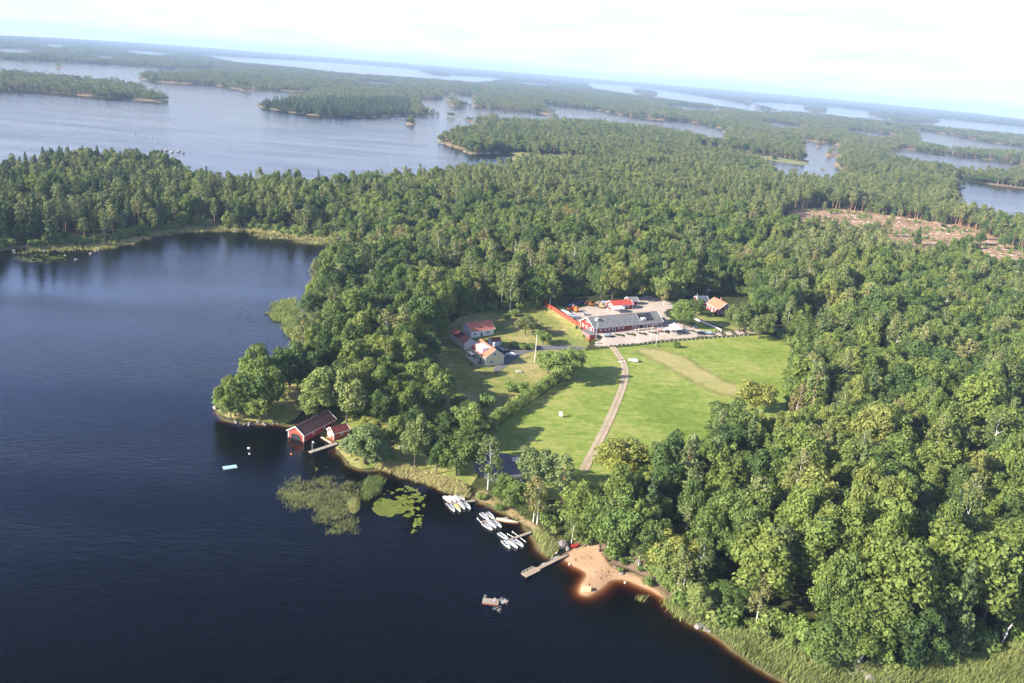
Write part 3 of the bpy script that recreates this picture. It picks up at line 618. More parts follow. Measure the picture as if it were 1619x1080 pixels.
# ------------------------------------------------------------------ trees set one by one
BL, BI, PI_, SP = 'broadleaf_tree', 'birch_tree', 'pine_tree', 'spruce_tree'
MT = [ # kind, base px, height, crown width, leaf material, label
 (BL,(372,658),14,11,None,'broad oak nearest the shore stones on the wooded point'),(BL,(398,660),18,14,None,'tallest oak in the clump at the tip of the point'),(BL,(424,655),17,13,None,'oak on the right of the clump at the tip of the point'),
 (BL,(351,652),7.5,6.5,'shrub_leaves','small light green tree at the very tip of the point'),(BL,(405,632),19,14,None,'oak at the back of the clump at the tip of the point'),(BL,(386,662),10,10,None,'low oak filling the front of the point clump'),(BL,(411,665),10,10.5,None,'low spreading tree at the right front of the point clump'),(BL,(365,662),8,8,'shrub_leaves','low tree by the stones left of the tallest oak'),(BL,(440,625),15,12,None,'dark broadleaf tree behind the point clump'),
 (BL,(458,612),17,13,None,'light green tree on the bend of the point shore'),(BL,(482,618),15,12,None,'broadleaf tree inland of the bend of the point'),
 (BL,(503,662),18,14,'shrub_leaves','spreading light green tree left of the boathouse roof'),(BL,(486,662),8,7,'shrub_leaves','low bright tree with pale trunk just above the boathouse'),(BL,(548,668),18,12.5,'shrub_leaves','light green tree directly behind the boathouse'),
 (BL,(530,640),16,11,None,'dark broadleaf tree behind the two boathouse trees'),(BL,(565,650),15,11,None,'dark tree between the boathouse and the orchard'),(BL,(604,650),15.5,11,None,'green tree with lobed crown at the west of the orchard'),
 (BL,(648,636),14,14,None,'wide tree on the shady orchard lawn'),(BL,(620,622),14,12,None,'dark tree in the middle of the orchard'),(BL,(690,640),14.5,10,'shrub_leaves','bright lobed tree south west of the yellow house'),(BL,(672,615),12,10,None,'dark green tree west of the house lawn'),
 (BL,(622,722),13,7.5,None,'narrow green tree behind the hut path'),(BL,(655,745),18,8.5,'birch_leaves','tall grey green tree by the reed belt'),(BL,(585,692),7,8,'golden_leaves','low yellowish tree behind the small hut'),
 (BL,(576,733),12.5,13,'silver_leaves','silvery willow hanging over the water beside the hut'),(BL,(594,738),8,9,'silver_leaves','lower lobe willow at the water edge by the reeds'),(BL,(556,722),7,7,'silver_leaves','small willow touching the hut jetty'),
 (BL,(642,668),12,9,None,'dark tree in the orchard shade above the path'),(BL,(668,660),13,10,None,'dark tree at the middle of the lower orchard'),(BL,(600,672),13,9,None,'tree behind the yellowish one by the hut'),(BL,(578,636),16,12,None,'tall tree where the orchard meets the wood'),(BL,(625,652),14,10,None,'tree in the shady centre of the orchard'),(BL,(676,580),15,11,None,'tree at the wood edge left of the outbuilding'),(BL,(686,548),14,10,None,'tree nearest the far end of the outbuilding'),(BL,(520,655),15,10,None,'tree between the two light boathouse trees'),(BL,(684,700),7,7,'shrub_leaves','small light tree by the orchard path end'),
 (BL,(704,622),9,8,'shrub_leaves','apple tree in the row nearest the yellow house'),(BL,(722,648),6,7,'shrub_leaves','small apple tree by the orchard path bend'),(BL,(660,690),10,8,None,'tree beside the earth path in the orchard'),(BL,(705,692),9,8,None,'tree between the path and the hedge end'),(BL,(742,662),7,7,None,'dark little tree near the hedge middle'),(BL,(1030,895),14,11,None,'dark tree shading the picnic ground'),(BL,(1052,925),12,8,'shrub_leaves','light tree at the back of the right sand strip'),(BI,(1035,905),13,5.5,None,'birch between two trees on the picnic ground'),(BL,(1000,872),16,11,None,'tall tree behind the picnic tables'),(BI,(960,872),14,6,None,'birch at the upper edge of the beach'),(BL,(750,470),15,12,None,'dark tree at the back edge of the house lawn'),(BL,(905,462),14,12,None,'dark tree behind the blue cars'),(BL,(835,476),12,9,None,'dark tree between the two tall birches'),
 (BL,(736,692),12,11.5,'shrub_leaves','bright green tree at the lower end of the hedge'),(BL,(760,702),10,9,None,'dark tree in the hedge corner of the meadow'),(BL,(722,752),14,12,None,'large round tree above the reed belt'),(BL,(690,750),12,9.5,None,'middle round tree above the reed belt'),
 (BL,(745,712),11,8,None,'dark tree squeezed between hedge and round tree'),(BL,(700,715),7,7,None,'low tree in shade west of the hedge end'),
 (BL,(886,604),13.5,15,'shrub_leaves','big olive green tree at the upper end of the hedge'),(BL,(905,594),12,12,'shrub_leaves','olive tree on the meadow edge beside the gravel lane'),(BL,(866,590),10,10,'shrub_leaves','olive tree near the white pole'),
 (BL,(830,530),9,10.5,'birch_leaves','pale rounded tree on the lawn below the long red fence'),(BL,(858,545),7,8,'shrub_leaves','small tree beside the white pole'),
 (BI,(806,492),19,11,None,'tall pale birch left of the two at the edge of the back lawn'),(BI,(869,484),16,10,None,'tall pale birch near the upper end of the long red fence'),
 (BL,(950,472),17,14,None,'left crown of the great oaks behind the machine yard'),(BL,(968,474),20,16,None,'middle crown of the great oaks behind the machine yard'),(BL,(990,470),18,14,None,'right crown of the great oaks behind the red shed'),
 (BL,(1040,476),16,12,'shrub_leaves','light green tree left of the lane behind the barn'),(BL,(1064,474),16,11,'shrub_leaves','light green tree right of the lane behind the barn'),(BI,(1049,482),9,5,None,'small drooping birch by the lane behind the barn'),
 (BL,(1081,518),13,13.5,'shrub_leaves','flat topped light green tree in the yard by the white marquee'),(BL,(1098,500),10,8,None,'darker tree between the marquee tree and the pole'),
 (BL,(1168,524),15,14,'birch_leaves','olive round tree right of the red cottage'),(BL,(1200,536),13,12,'birch_leaves','olive round tree where the gravel lane meets the wood'),(BL,(1190,505),12,9,None,'darker tree behind the two olive cottage trees'),
 (BL,(1192,655),15,13.5,'golden_leaves','lone rounded yellow green tree at the right of the meadow'),
 (BL,(985,765),15,17,'golden_leaves','golden green tree at the foot of the dirt track'),(BL,(848,778),14,11.5,'silver_leaves','silver green cone shaped tree below the meadow'),(BL,(805,804),9.5,11.5,None,'bright round tree beside the parking place'),
 (BI,(771,775),17,7.5,None,'lone thin birch with bare white trunk by the parking place'),
 (BI,(1009,900),10,6,None,'slender birch standing on the beach grass'),(BI,(1069,940),13,5,None,'left birch of the white pair at the right end of the beach'),(BI,(1077,948),11,4.5,None,'right birch of the white pair at the right end of the beach'),
 (BI,(1101,938),14,6.5,None,'olive birch behind the white pair'),(BI,(843,826),13,6,None,'left white stemmed birch above the second jetty'),(BI,(849,829),12,6,None,'right white stemmed birch above the second jetty'),
 (BI,(903,862),9,4.5,None,'birch beside the big boulder'),(BI,(1195,985),12,5,None,'rusty cone shaped birch in the wood above the reeds'),(BL,(1062,912),13,12,'golden_leaves','yellow green tree right of the beach picnic ground'),
 (BL,(975,880),17,12,'shrub_leaves','tall light green tree above the beach'),(BL,(948,872),15,11,None,'green tree above the pier'),(BL,(920,842),15,12,None,'green tree behind the big boulder'),(BL,(1100,975),8,7,'shrub_leaves','low bush like tree by the beach end'),
]
BUSH = [(768,642,4.6,8,'round pale green bush on the lawn left of the hedge'),(806,620,4.2,6,'dark bush by the hedge crest'),(826,622,4.6,7,'light green bush on top of the hedge bend'),(1070,550,3.4,4.4,'lone round bush on the upper meadow'),
 (800,506,3.6,7,'long low bush behind the white house'),(812,500,3.8,8,'tallest bush on the back lawn'),(850,520,3.2,7,'low bush right of the pale lawn tree'),(798,552,2.6,5,'bush at the left of the row along the driveway'),(812,550,2.8,6,'second bush of the row along the driveway'),(826,552,2.8,6,'third bush of the row along the driveway'),
 (842,552,2.6,6,'last bush of the row along the driveway'),(1060,508,1.8,3,'small bush at the barn end'),(790,572,2.6,3.2,'round bush at the corner of the yellow house'),(758,577,1.6,3,'bush at the foot of the porch'),(745,578,1.4,3,'low bush left of the porch bush'),
 (1110,498,2,3,'bush at the cottage lawn edge'),(1125,501,2.2,3.6,'bush against the cottage corner'),(700,640,2.5,4,'small bush below the bright lobed tree'),(1040,548,1.2,2,'tiny bush by the meadow fence'),(920,812,3,4,'bush behind the shore path'),
 (760,790,2,4,'green bush on the bank at the first jetty'),(790,806,1.6,4,'low green bush on the bank between the first two jetties'),(1025,925,2,4,'bush on the beach bank'),(1100,900,3,5,'bush in the picnic ground shade'),(980,905,1.3,2,'small bush at the back of the sand'),
 (1012,902,1.6,2.6,'bush at the foot of the beach birch'),(730,640,2,3,'small bush in the orchard shade'),(650,668,2.4,4,'bush in the orchard path bend'),(596,705,3,5,'bush beside the upturned boats'),(1135,905,4,6,'bush behind the white birch pair')]
placed = []
for k, (x, y), h, w, mat, lab in MT:
    p = T(x, y); placed.append((p.x, p.y, w)); plant(k, p.x, p.y, h*1.1, w*1.05, lab, None, mat, None, p.z)
SH = [(c, b.mesh('stems', BARK)) for c, b in (shrub(500+i) for i in range(4))]
for i, (x, y, h, w, lab) in enumerate(BUSH):
    p = T(x, y); e = empty('bush', p, rnd.uniform(0, 6), lab, 'bush'); e.scale = (w/2.9, w/2.9, h/2.05)
    for nm, me in zip(('foliage', 'stems'), SH[i % 4]):
        o = bpy.data.objects.new(nm, me); COL.objects.link(o); o.parent = e
def hedge(name, pts, w, h, label, n):
    P = [T(*p) for p in pts]; g = np.random.default_rng(5); bl = []
    for i in range(n):
        t = i/(n-1)*(len(P)-1); k = min(int(t), len(P)-2); p = P[k].lerp(P[k+1], t-k)
        bl.append(((p.x+g.normal()*w*.22, p.y+g.normal()*w*.22, p.z+h*.55+g.normal()*.25), g.uniform(.4, .6)*h, 1))
    V, t = cloud(bl, 150, .42, g); o = bpy.data.objects.new(name, cloud_mesh(name, V, t, MATS['shrub_leaves'])); COL.objects.link(o)
    return tag(o, label, 'hedge')
hedge('hedge', [(752,705),(775,676),(800,658),(830,640),(858,617),(880,603),(898,598)], 3.4, 4.3, 'long thick hedge between the orchard lawn and the meadow', 80)

# dead trees
def dead_tree(px, h, lean, label):
    p = T(*px); b = MB(); g = random.Random(3); top = Vector((lean, -.3, h))
    b.tube([(0,0,-.5), top*.45+Vector((.35,.2,0)), top*.75+Vector((-.2,0,0)), top], [.2, .15, .1, .04], 7)
    e = empty('dead_tree', p, 0, label, 'tree'); b.build('trunk', BBARK, e)
    c = MB()
    for i in range(7):
        t = .35+.6*i/7; q = top*t; a = g.uniform(0, 6.28); L_ = h*.22*(1.2-t); c.tube([q, q+Vector((math.cos(a)*L_, math.sin(a)*L_, L_*.8))], [.08, .02], 5)
    c.build('branches', BBARK, e)
def shore_litter():
    g = np.random.default_rng(21); P = np.array(BEACH); b = MB(); n = 0
    while n < 75:
        x, y = g.uniform(P[:, 0].min(), P[:, 0].max()), g.uniform(P[:, 1].min(), P[:, 1].max()); z = hz(x, y)
        if z < .12 or poly_sd([x], [y], segs(BEACH))[0] > -.5: continue
        n += 1; r = g.uniform(.06, .22); a = g.uniform(0, 3.14); L_ = r*g.uniform(1, 6)
        b.bar((x-math.cos(a)*L_/2, y-math.sin(a)*L_/2, z+.1), (x+math.cos(a)*L_/2, y+math.sin(a)*L_/2, z+.12), r*.6, r*.5, int(g.random() < .4))
    tag(b.build('litter', [BARK, M('dry_driftwood', (.45,.38,.30), .9)]), 'driftwood, twigs and small stones scattered on the sand', kind='stuff')
shore_litter()
dead_tree((1580,1022), 7, 1.2, 'bare bleached dead trunk at the wood edge above the reeds')
dead_tree((1318,1054), 6, 1.5, 'leaning bare white dead tree at the reed edge left of the rocks')
dead_tree((1352,1052), 5.5, 2.0, 'crooked bare dead tree among bushes above the shore rocks')
dead_tree((812,412), 15, .4, 'grey leafless tree standing in the middle of the wood')

# ------------------------------------------------------------------ forest
def PXW(pts):
    o = []
    for p in pts:
        o.append(G(p[0], p[1], p[2] if len(p) > 2 else 1.8))
    return o
X_POLYS = [
 PXW([(325,600),(360,600),(400,580),(440,600),(460,615),(520,622),(600,612),(680,602),(682,570),(694,530),(712,502),(760,492),(850,486),(866,466),(905,466),(940,470),(1000,470),(1040,474),(1072,478),(1095,470),(1150,458),(1190,470),(1200,515),(1235,524),
  (1245,540),(1285,572),(1262,600),(1258,650),(1240,695),(1180,706),(1150,700),(1110,726),(1062,760),(1000,790),(930,805),(880,800),(865,812),(868,838),(905,850),(950,862),(985,880),(1030,895),(1050,915),(1075,945),(1110,968),(1180,1003),(1290,1040),(1380,1058),(1440,1056),(1530,1030),(1619,1004),
  (1800,985),(1900,1300),(1300,1200),(1100,1040),(900,980),(700,850),(540,790),(400,720),(320,680)]),
 PXW([(1200,519),(1320,511),(1320,521),(1215,531)]),
 PXW([(1240,333,5),(1275,328,5),(1329,330,5),(1407,340,5),(1510,353,5),(1552,363,5),(1619,395,5),(1760,420,5),(1760,445,5),(1619,444,8),(1590,440,8),(1560,428,8),(1535,402,12),(1510,392,16),(1480,400,16),(1450,406,14),(1415,394,16),(1390,374,16),(1340,363,16),(1300,358,16),(1232,348,16)]),
 PXW([(800,242),(830,240),(845,247),(870,243),(910,249),(945,255),(945,266),(905,263),(857,264),(806,262)]),
 PXW([(1105,233),(1150,237),(1250,251),(1330,267),(1413,281),(1410,288),(1330,277),(1250,264),(1105,240)]),
 PXW([(1205,470),(1235,470),(1240,480),(1210,480)]),
 PXW([(880,300),(895,298),(895,304),(882,304)]),
]
XS = np.concatenate([segs(p) for p in X_POLYS])
def in_polys(x, y, polys, margin=0):
    r = np.zeros(len(x), bool)
    for p in polys: r |= poly_sd(x, y, segs(p)) < margin
    return r
cx_, cy_ = [], []
r = 110.
while r < 25500:
    s = 8.5-1.5*min(1, max(0, (r-500)/400)) if r < 900 else 7.0*(r/900)**.66
    dr = s*(1 if r < 2200 else 1.35); da = s/r; lim = math.radians(43 if r < 700 else 39)
    a = np.arange(-lim, lim, da)
    a = a+(nr.random(len(a))-.5)*da*.8; q = r+(nr.random(len(a))-.5)*dr*.85
    cx_.append(q*np.sin(a)); cy_.append(q*np.cos(a)); r += dr
TX = np.concatenate(cx_); TY = np.concatenate(cy_)
sdt = water_sd(TX, TY); D = np.hypot(TX, TY)
keep = (sdt > (3+6*sstep(600, 1500, D)+(nr.random(len(TX))-.5)*3)) & (D < rmax(np.arctan2(TX, TY)))
TX, TY, sdt, D = TX[keep], TY[keep], sdt[keep], D[keep]
near = D < 2600
nx = np.zeros(len(TX), bool); nx[near] = in_polys(TX[near], TY[near], X_POLYS)
# a natural gap here and there
nx &= ~(near & (poly_px_keep := (D > 700) & (nr.random(len(TX)) < .012) & nx))
gap = (vnoise(TX/55., TY/55., 31) > .83) & (D > 330) & (D < 2500) & (sdt > 15)
keep = ~nx & ~(gap & (nr.random(len(TX)) < .65)); TX, TY, sdt, D = TX[keep], TY[keep], sdt[keep], D[keep]
PL = np.array(placed)
dm = np.full(len(TX), 99.)
nn_ = D < 700
for (x, y, w) in placed: dm[nn_] = np.minimum(dm[nn_], np.hypot(TX[nn_]-x, TY[nn_]-y)-w*.42)
keep = dm > 1.5; TX, TY, sdt, D = TX[keep], TY[keep], sdt[keep], D[keep]
TZ = height(TX, TY, sdt)
_b = -((TZ-HC)*cp+TY*sp); _fz = TY*cp-(TZ-HC)*sp
PXx = W/2+(TX*cr-_b*sr)/_fz*F; PYy = H/2+(TX*sr+_b*cr)/_fz*F
N_ = len(TX); u = nr.random(N_); stand = vnoise(TX/90., TY/90., 21)*.6+vnoise(TX/33., TY/33., 22)*.4
# share of conifers: mostly pine in the far and upper right wood and on the headland, broadleaf round the farm
pine_w = sstep(620, 860, D)*.78
pine_w = np.where((PXx < 290) & (PYy < 410) & (D > 380), .82, pine_w)
pine_w = np.where((PXx >= 290) & (PXx < 700) & (D < 1500) & (D > 300), .2, pine_w)
pine_w = np.where((PYy > 358+.06*(PXx-1100)) & (D < 900) & (PXx > 540), .05, pine_w)
pine_w = np.where((PXx > 1260) & (PYy > 345) & (PYy < 442) & (PXx < 1460), .97, pine_w)
pine_w = np.where((PXx > 1200) & (PYy > 295) & (PYy < 362) & (D > 650), 1.3, pine_w)
pine_w = np.clip(pine_w+(stand-.5)*.9*(pine_w > .1)*(pine_w < .9), 0, 1)
birch_w = np.clip(.22+(stand-.5)*.9, .05, .6)
spruce_w = np.where((PXx < 420) & (D < 1300), .45, .10)
dark_isle = (PXx > 405) & (PXx < 650) & (PYy > 160) & (PYy < 188)
low = (nr.random(N_) < .38) & (sdt < 13) & (D < 1500)
kind = np.full(N_, 0)
isc = u < pine_w; v = nr.random(N_)
kind[isc] = np.where(v[isc] < spruce_w[isc], 3, 2)
kind[~isc & (v < birch_w)] = 1
kind[~isc & (v >= .985) & (D < 900)] = 2; kind[~isc & (v >= .965) & (v < .985) & (D < 900)] = 3
KN = [BL, BI, PI_, SP]
base_h = np.array([15.2, 16, 17.5, 18])[kind]
age = .76+.46*vnoise(TX/45., TY/45., 41)
TH = base_h*age*nr.uniform(.66, 1.26, N_)*np.where(sdt < 12, .8, 1.)*np.where(D > 1500, .92, 1)
TH[(PXx < 300) & (PYy < 420) & (PYy > 225)] *= 1.0
wide = np.where(D < 900, 1., (np.maximum(D, 900)/900)**.66)
TWd = np.array([9.2, 6.6, 6.4, 5.8])[kind]*nr.uniform(.7, 1.28, N_)*(.75+.25*age)*wide*np.where(D > 900, 1.1, 1.)
nearf = 1-sstep(600, 1250, D); TWd *= 1+.24*nearf; TH *= 1+.22*nearf
big = (kind == 0) & (nr.random(N_) < .14) & (D < 900); TWd[big] *= 1.35; TH[big] *= 1.12
kind[dark_isle] = 3; kind[low & (kind > 1)] = 0; TH[low] *= .5; TWd[low] *= .72
infr = (PXx > -15) & (PXx < W+15) & (PYy > 0) & (PYy < H+50)
order = np.argsort(D)
cnt = [0]*4; solo = np.zeros(N_, bool)
man = [sum(1 for m in MT if m[0] == k) for k in KN]
for i in order:
    k = kind[i]
    if infr[i] and cnt[k]+man[k] < 298: solo[i] = True; cnt[k] += 1
LOOK = {0: 'rounded green broadleaf tree', 1: 'olive pale narrow birch', 2: 'pine with reddish trunk', 3: 'dark pointed spruce'}
def zone(x, y):
    if x < 295 and y < 420: return 'in the wood on the left headland'
    if y < 385 and x < 560: return 'in the wood behind the left bay'
    if x < 700 and y < 640: return 'in the dense wood left of the farmhouses'
    if x > 1180 and y > 940: return 'at the wood edge above the lower right reeds'
    if x < 1180 and y > 700: return 'in the wood between the meadow and the beach'
    if x > 1180 and y > 640: return 'in the thick wood right of the meadow'
    if x > 1180: return 'in the wood behind the meadow on the right'
    if y < 360: return 'in the far part of the wood beyond the farm'
    return 'in the wood directly behind the farm'
for i in np.nonzero(solo)[0]:
    k = kind[i]; z_ = zone(PXx[i], PYy[i])
    plant(KN[k], float(TX[i]), float(TY[i]), float(TH[i]), float(TWd[i]), f'{LOOK[k]} {z_}', f'{CATN[KN[k]]}s {z_}', None, None, float(TZ[i])-.15)

def scatter(name, idx, meshes, pick, label, scl, kind_='stuff'):
    """one object: points that carry size, turn and choice of tree"""
    n = len(idx)
    me = bpy.data.meshes.new(name); me.vertices.add(n)
    me.vertices.foreach_set('co', np.stack([TX[idx], TY[idx], TZ[idx]-.2], 1).astype(np.float32).ravel())
    a = me.attributes.new('sc', 'FLOAT_VECTOR', 'POINT'); a.data.foreach_set('vector', scl.astype(np.float32).ravel())
    a = me.attributes.new('rz', 'FLOAT_VECTOR', 'POINT'); rz = np.zeros((n, 3)); rz[:, 2] = nr.uniform(0, 6.28, n); a.data.foreach_set('vector', rz.astype(np.float32).ravel())
    a = me.attributes.new('pick', 'INT', 'POINT'); a.data.foreach_set('value', pick.astype(np.int32))
    o = bpy.data.objects.new(name, me); COL.objects.link(o); tag(o, label, kind=kind_)
    ng = bpy.data.node_groups.new(name, 'GeometryNodeTree'); ng.interface.new_socket('Geometry', in_out='INPUT', socket_type='NodeSocketGeometry'); ng.interface.new_socket('Geometry', in_out='OUTPUT', socket_type='NodeSocketGeometry')
    N = ng.nodes.new; L = ng.links.new
    gi, go = N('NodeGroupInput'), N('NodeGroupOutput'); ip = N('GeometryNodeInstanceOnPoints'); jn = N('GeometryNodeJoinGeometry'); m2p = N('GeometryNodeMeshToPoints')
    for cm in reversed(meshes):
        src = bpy.data.objects.new('source_'+name, cm)
        oi = N('GeometryNodeObjectInfo'); oi.inputs['Object'].default_value = src; oi.inputs['As Instance'].default_value = False
        gt = N('GeometryNodeGeometryToInstance'); L(oi.outputs['Geometry'], gt.inputs[0]); L(gt.outputs[0], jn.inputs[0])
    def na(nm, ty):
        q = N('GeometryNodeInputNamedAttribute'); q.data_type = ty; q.inputs['Name'].default_value = nm; return q.outputs['Attribute']
    L(gi.outputs[0], m2p.inputs[0]); L(m2p.outputs[0], ip.inputs['Points']); L(jn.outputs[0], ip.inputs['Instance'])
    ip.inputs['Pick Instance'].default_value = True; L(na('pick', 'INT'), ip.inputs['Instance Index']); L(na('sc', 'FLOAT_VECTOR'), ip.inputs['Scale']); L(na('rz', 'FLOAT_VECTOR'), ip.inputs['Rotation'])
    L(ip.outputs[0], go.inputs[0])
    md = o.modifiers.new('trees', 'NODES'); md.node_group = ng
    return o
def undergrowth():
    global TX, TY, TZ
    n = 60000; r_ = np.sqrt(nr.uniform(130**2, 800**2, n)); a_ = nr.uniform(-.72, .72, n); x = r_*np.sin(a_); y = r_*np.cos(a_)
    s_ = water_sd(x, y); e_ = poly_sd(x, y, segs(X_POLYS[0])); e2 = np.minimum.reduce([poly_sd(x, y, segs(p)) for p in X_POLYS[1:2]])
    k = (s_ > 2.5) & (e_ > -1.5) & (e2 > 0) & ((e_ < 11) | (s_ < 14)) & (nr.random(n) < .55); x, y, s_ = x[k], y[k], s_[k]
    old = (TX, TY, TZ); TX, TY, TZ = x, y, height(x, y, s_); m = len(x)
    h = nr.uniform(.7, 2.6, m); w = h*nr.uniform(.8, 1.4, m)
    scatter('undergrowth', np.arange(m), [joined(c, b, 'undergrowth') for c, b in SH], nr.integers(0, 4, m), 'mixed bushes and saplings along the wood edges and shores', np.stack([w, w, h], 1))
    P = PT([(1245,333),(1329,331),(1407,341),(1510,355),(1619,398),(1690,430),(1619,437),(1530,418),(1420,392),(1300,358)]); a_ = np.array(P); n = 900
    x = nr.uniform(a_[:, 0].min(), a_[:, 0].max(), n); y = nr.uniform(a_[:, 1].min(), a_[:, 1].max(), n); k = (poly_sd(x, y, segs(P)) < 0) & (vnoise(x/30, y/22, 71) > .5); x, y = x[k], y[k]; m = len(x)
    TX, TY, TZ = x, y, height(x, y)+.5; h = nr.uniform(.4, 1.6, m)
    scatter('scrub', np.arange(m), [joined(c, b, 'undergrowth') for c, b in SH], nr.integers(0, 4, m), 'green scrub and saplings dotted over the felled clearing', np.stack([h, h, h*1.2], 1))
    TX, TY, TZ = old
def joined(cm, tm, name):
    """crown and trunk in one mesh for the massed wood"""
    bm = bmesh.new(); bm.from_mesh(cm)
    n0 = len(bm.faces); bm.from_mesh(tm); bm.faces.ensure_lookup_table()
    for f in bm.faces[n0:]: f.material_index = 1
    me = bpy.data.meshes.new(name); me.materials.append(cm.materials[0]); me.materials.append(tm.materials[0]); bm.to_mesh(me); bm.free(); return me
for k, nm, lab in ((0, 'broadleaf_forest', 'massed broadleaf wood over the mainland and far islands'), (1, 'birch_forest', 'olive birches massed through the wood and the far shores'),
                   (2, 'pine_forest', 'massed pine wood over the far land and islands'), (3, 'spruce_forest', 'dark spruces massed through the far wood')):
    pr, lo, H0, W0 = KIND[KN[k]]
    ms = [joined(c, t, nm) for c, t in pr]; nf = len(ms); ms += [joined(c, t, nm) for c, t in lo]
    idx = np.nonzero((kind == k) & ~solo & ((D < 600) | ((PXx > -160) & (PXx < W+160))))[0]
    dn = D[idx] < 2000
    pick = np.where(dn, nr.integers(0, nf, len(idx)), nf+nr.integers(0, len(lo), len(idx)))
    sc_ = np.stack([TWd[idx]/W0, TWd[idx]/W0, TH[idx]/H0], 1)
    scatter(nm, idx, ms, pick, lab, sc_)
    print('FOREST', nm, len(idx), 'solo', cnt[k], man[k])
undergrowth()
# ------------------------------------------------------------------ reeds, lilies, stones
def blades(name, poly, n, h, w, mat, label, z=None, kind_='stuff', clump=0, seed=1, lean=.25):
    g = np.random.default_rng(seed); P = np.array(poly); S = segs(poly)
    x = g.uniform(P[:, 0].min(), P[:, 0].max(), n*4); y = g.uniform(P[:, 1].min(), P[:, 1].max(), n*4)
    s = poly_sd(x, y, S)+((vnoise(x/4.5, y/4.5, seed+20)-.5)*7+(vnoise(x/1.6, y/1.6, seed+21)-.5)*2.5 if clump else 0); pr = sstep(0, 3.5 if not clump else 6., -s)
    if clump: pr = pr*sstep(.5-clump, .5+clump*.3, vnoise(x/2.6+y*.2, y/.9, seed)*.45+vnoise(x/1.1, y/.6, seed+2)*.3+vnoise(x/9, y/7, seed+1)*.25)
    k = g.random(len(x)) < pr; x, y = x[k][:n], y[k][:n]
    hs = height(x, y) if z is None else np.full(len(x), z)
    hs = np.maximum(hs, -.6); n = len(x)
    hh = h*g.uniform(.6, 1.2, n)*(.75+.5*vnoise(x/6., y/6., seed+3)); a = g.uniform(0, 6.28, n); L_ = g.normal(size=(n, 2))*lean*hh[:, None]; L_[:, 0] += .15*hh
    dx, dy = np.cos(a)*w/2, np.sin(a)*w/2
    q = np.stack([np.stack([x-dx, y-dy, hs], 1), np.stack([x+dx, y+dy, hs], 1), np.stack([x+dx*.7+L_[:, 0]*.5, y+dy*.7+L_[:, 1]*.5, hs+hh*.6], 1), np.stack([x+L_[:, 0], y+L_[:, 1], hs+hh], 1)], 1)
    tone = np.clip(vnoise(x/5., y/5., seed+5)*.8+g.normal(size=n)*.2, 0, 1)
    o = bpy.data.objects.new(name, cloud_mesh(name, q, tone, MATS[mat])); COL.objects.link(o)
    return tag(o, label, kind=kind_)
PX = lambda pts: [G(*p) for p in pts]
blades('reeds', PX([(1036,950),(1060,978),(1100,996),(1126,1008),(1172,1042),(1245,1085),(1330,1125),(1500,1180),(1800,1200),(1800,1000),(1640,1010),(1560,1030),(1500,1048),(1440,1062),(1380,1062),(1290,1040),(1200,1012),(1130,985),(1085,962),(1058,943)]), 46000, 2.0, .13, 'shore_reed_blades', 'pale green reed belt along the lower right shore', seed=2)
blades('reeds', PX([(588,742),(600,746),(640,760),(670,768),(700,780),(732,792),(748,794),(745,780),(728,765),(700,756),(660,746),(630,736),(600,730)]), 9000, 2.0, .12, 'shore_reed_blades', 'reed belt in front of the round trees left of the jetties', seed=3)
blades('reeds', PX([(838,842),(848,864),(858,880),(872,886),(886,880),(884,865),(868,853),(852,842)]), 3000, 2.2, .12, 'green_reed_blades', 'rounded green reed clump between jetty and swimming pier', seed=4)
blades('reeds', PX([(414,492),(424,483),(445,474),(472,468),(484,490),(486,540),(470,548),(452,535),(440,518),(425,508)]), 13000, 1.6, .16, 'green_reed_blades', 'triangular reed bed on the left shore of the wooded point', z=0, seed=5, clump=.3)
blades('reeds', PX([(25,402),(30,390),(100,386),(150,386),(190,379),(220,375),(255,364),(293,358),(350,356),(440,362),(530,372),(535,384),(510,389),(470,386),(450,379),(400,380),(398,368),(350,367),(293,370),(253,376),(215,388),(150,398),(100,398)]), 15000, 1.7, .28, 'reed_blades', 'yellowish reed fringe along the north shore of the bay', seed=6, clump=.35)
blades('water_reeds', PX([(436,784),(446,765),(470,754),(520,752),(565,760),(575,785),(566,800),(570,815),(567,845),(525,848),(500,830),(485,812),(455,802)]), 8000, 1.2, .05, 'water_reed_blades', 'sparse olive rushes growing in dark water below the hut', z=-.1, seed=7, clump=.3, lean=.4)
blades('reeds', PX([(566,768),(580,754),(602,752),(612,765),(600,785),(580,795),(568,790)]), 2400, 1.9, .09, 'green_reed_blades', 'light green reed tuft standing in water by the lilies', z=-.1, seed=8)
blades('reeds', PX([(544,798),(556,788),(570,790),(570,812),(556,816),(544,810)]), 700, 1.7, .09, 'reed_blades', 'small tan reed tuft at the edge of the rushes', z=-.1, seed=9)
blades('reeds', PX([(1001,948),(1008,940),(1024,945),(1026,954),(1012,956)]), 160, 1.5, .1, 'reed_blades', 'few reeds standing in water off the right beach', z=-.1, seed=10)
blades('long_grass', PX([(740,776),(765,765),(800,790),(838,815),(872,842),(905,852),(898,868),(872,862),(835,836),(795,812),(760,795)]), 5000, .7, .14, 'shrub_leaves', 'long grass tufts on the bank behind the jetties', seed=12, clump=.3)
blades('grass_tufts', MEADOW, 9000, .3, .4, 'shrub_leaves', 'coarse grass tufts scattered over the meadow', seed=14, clump=.2, lean=.6)
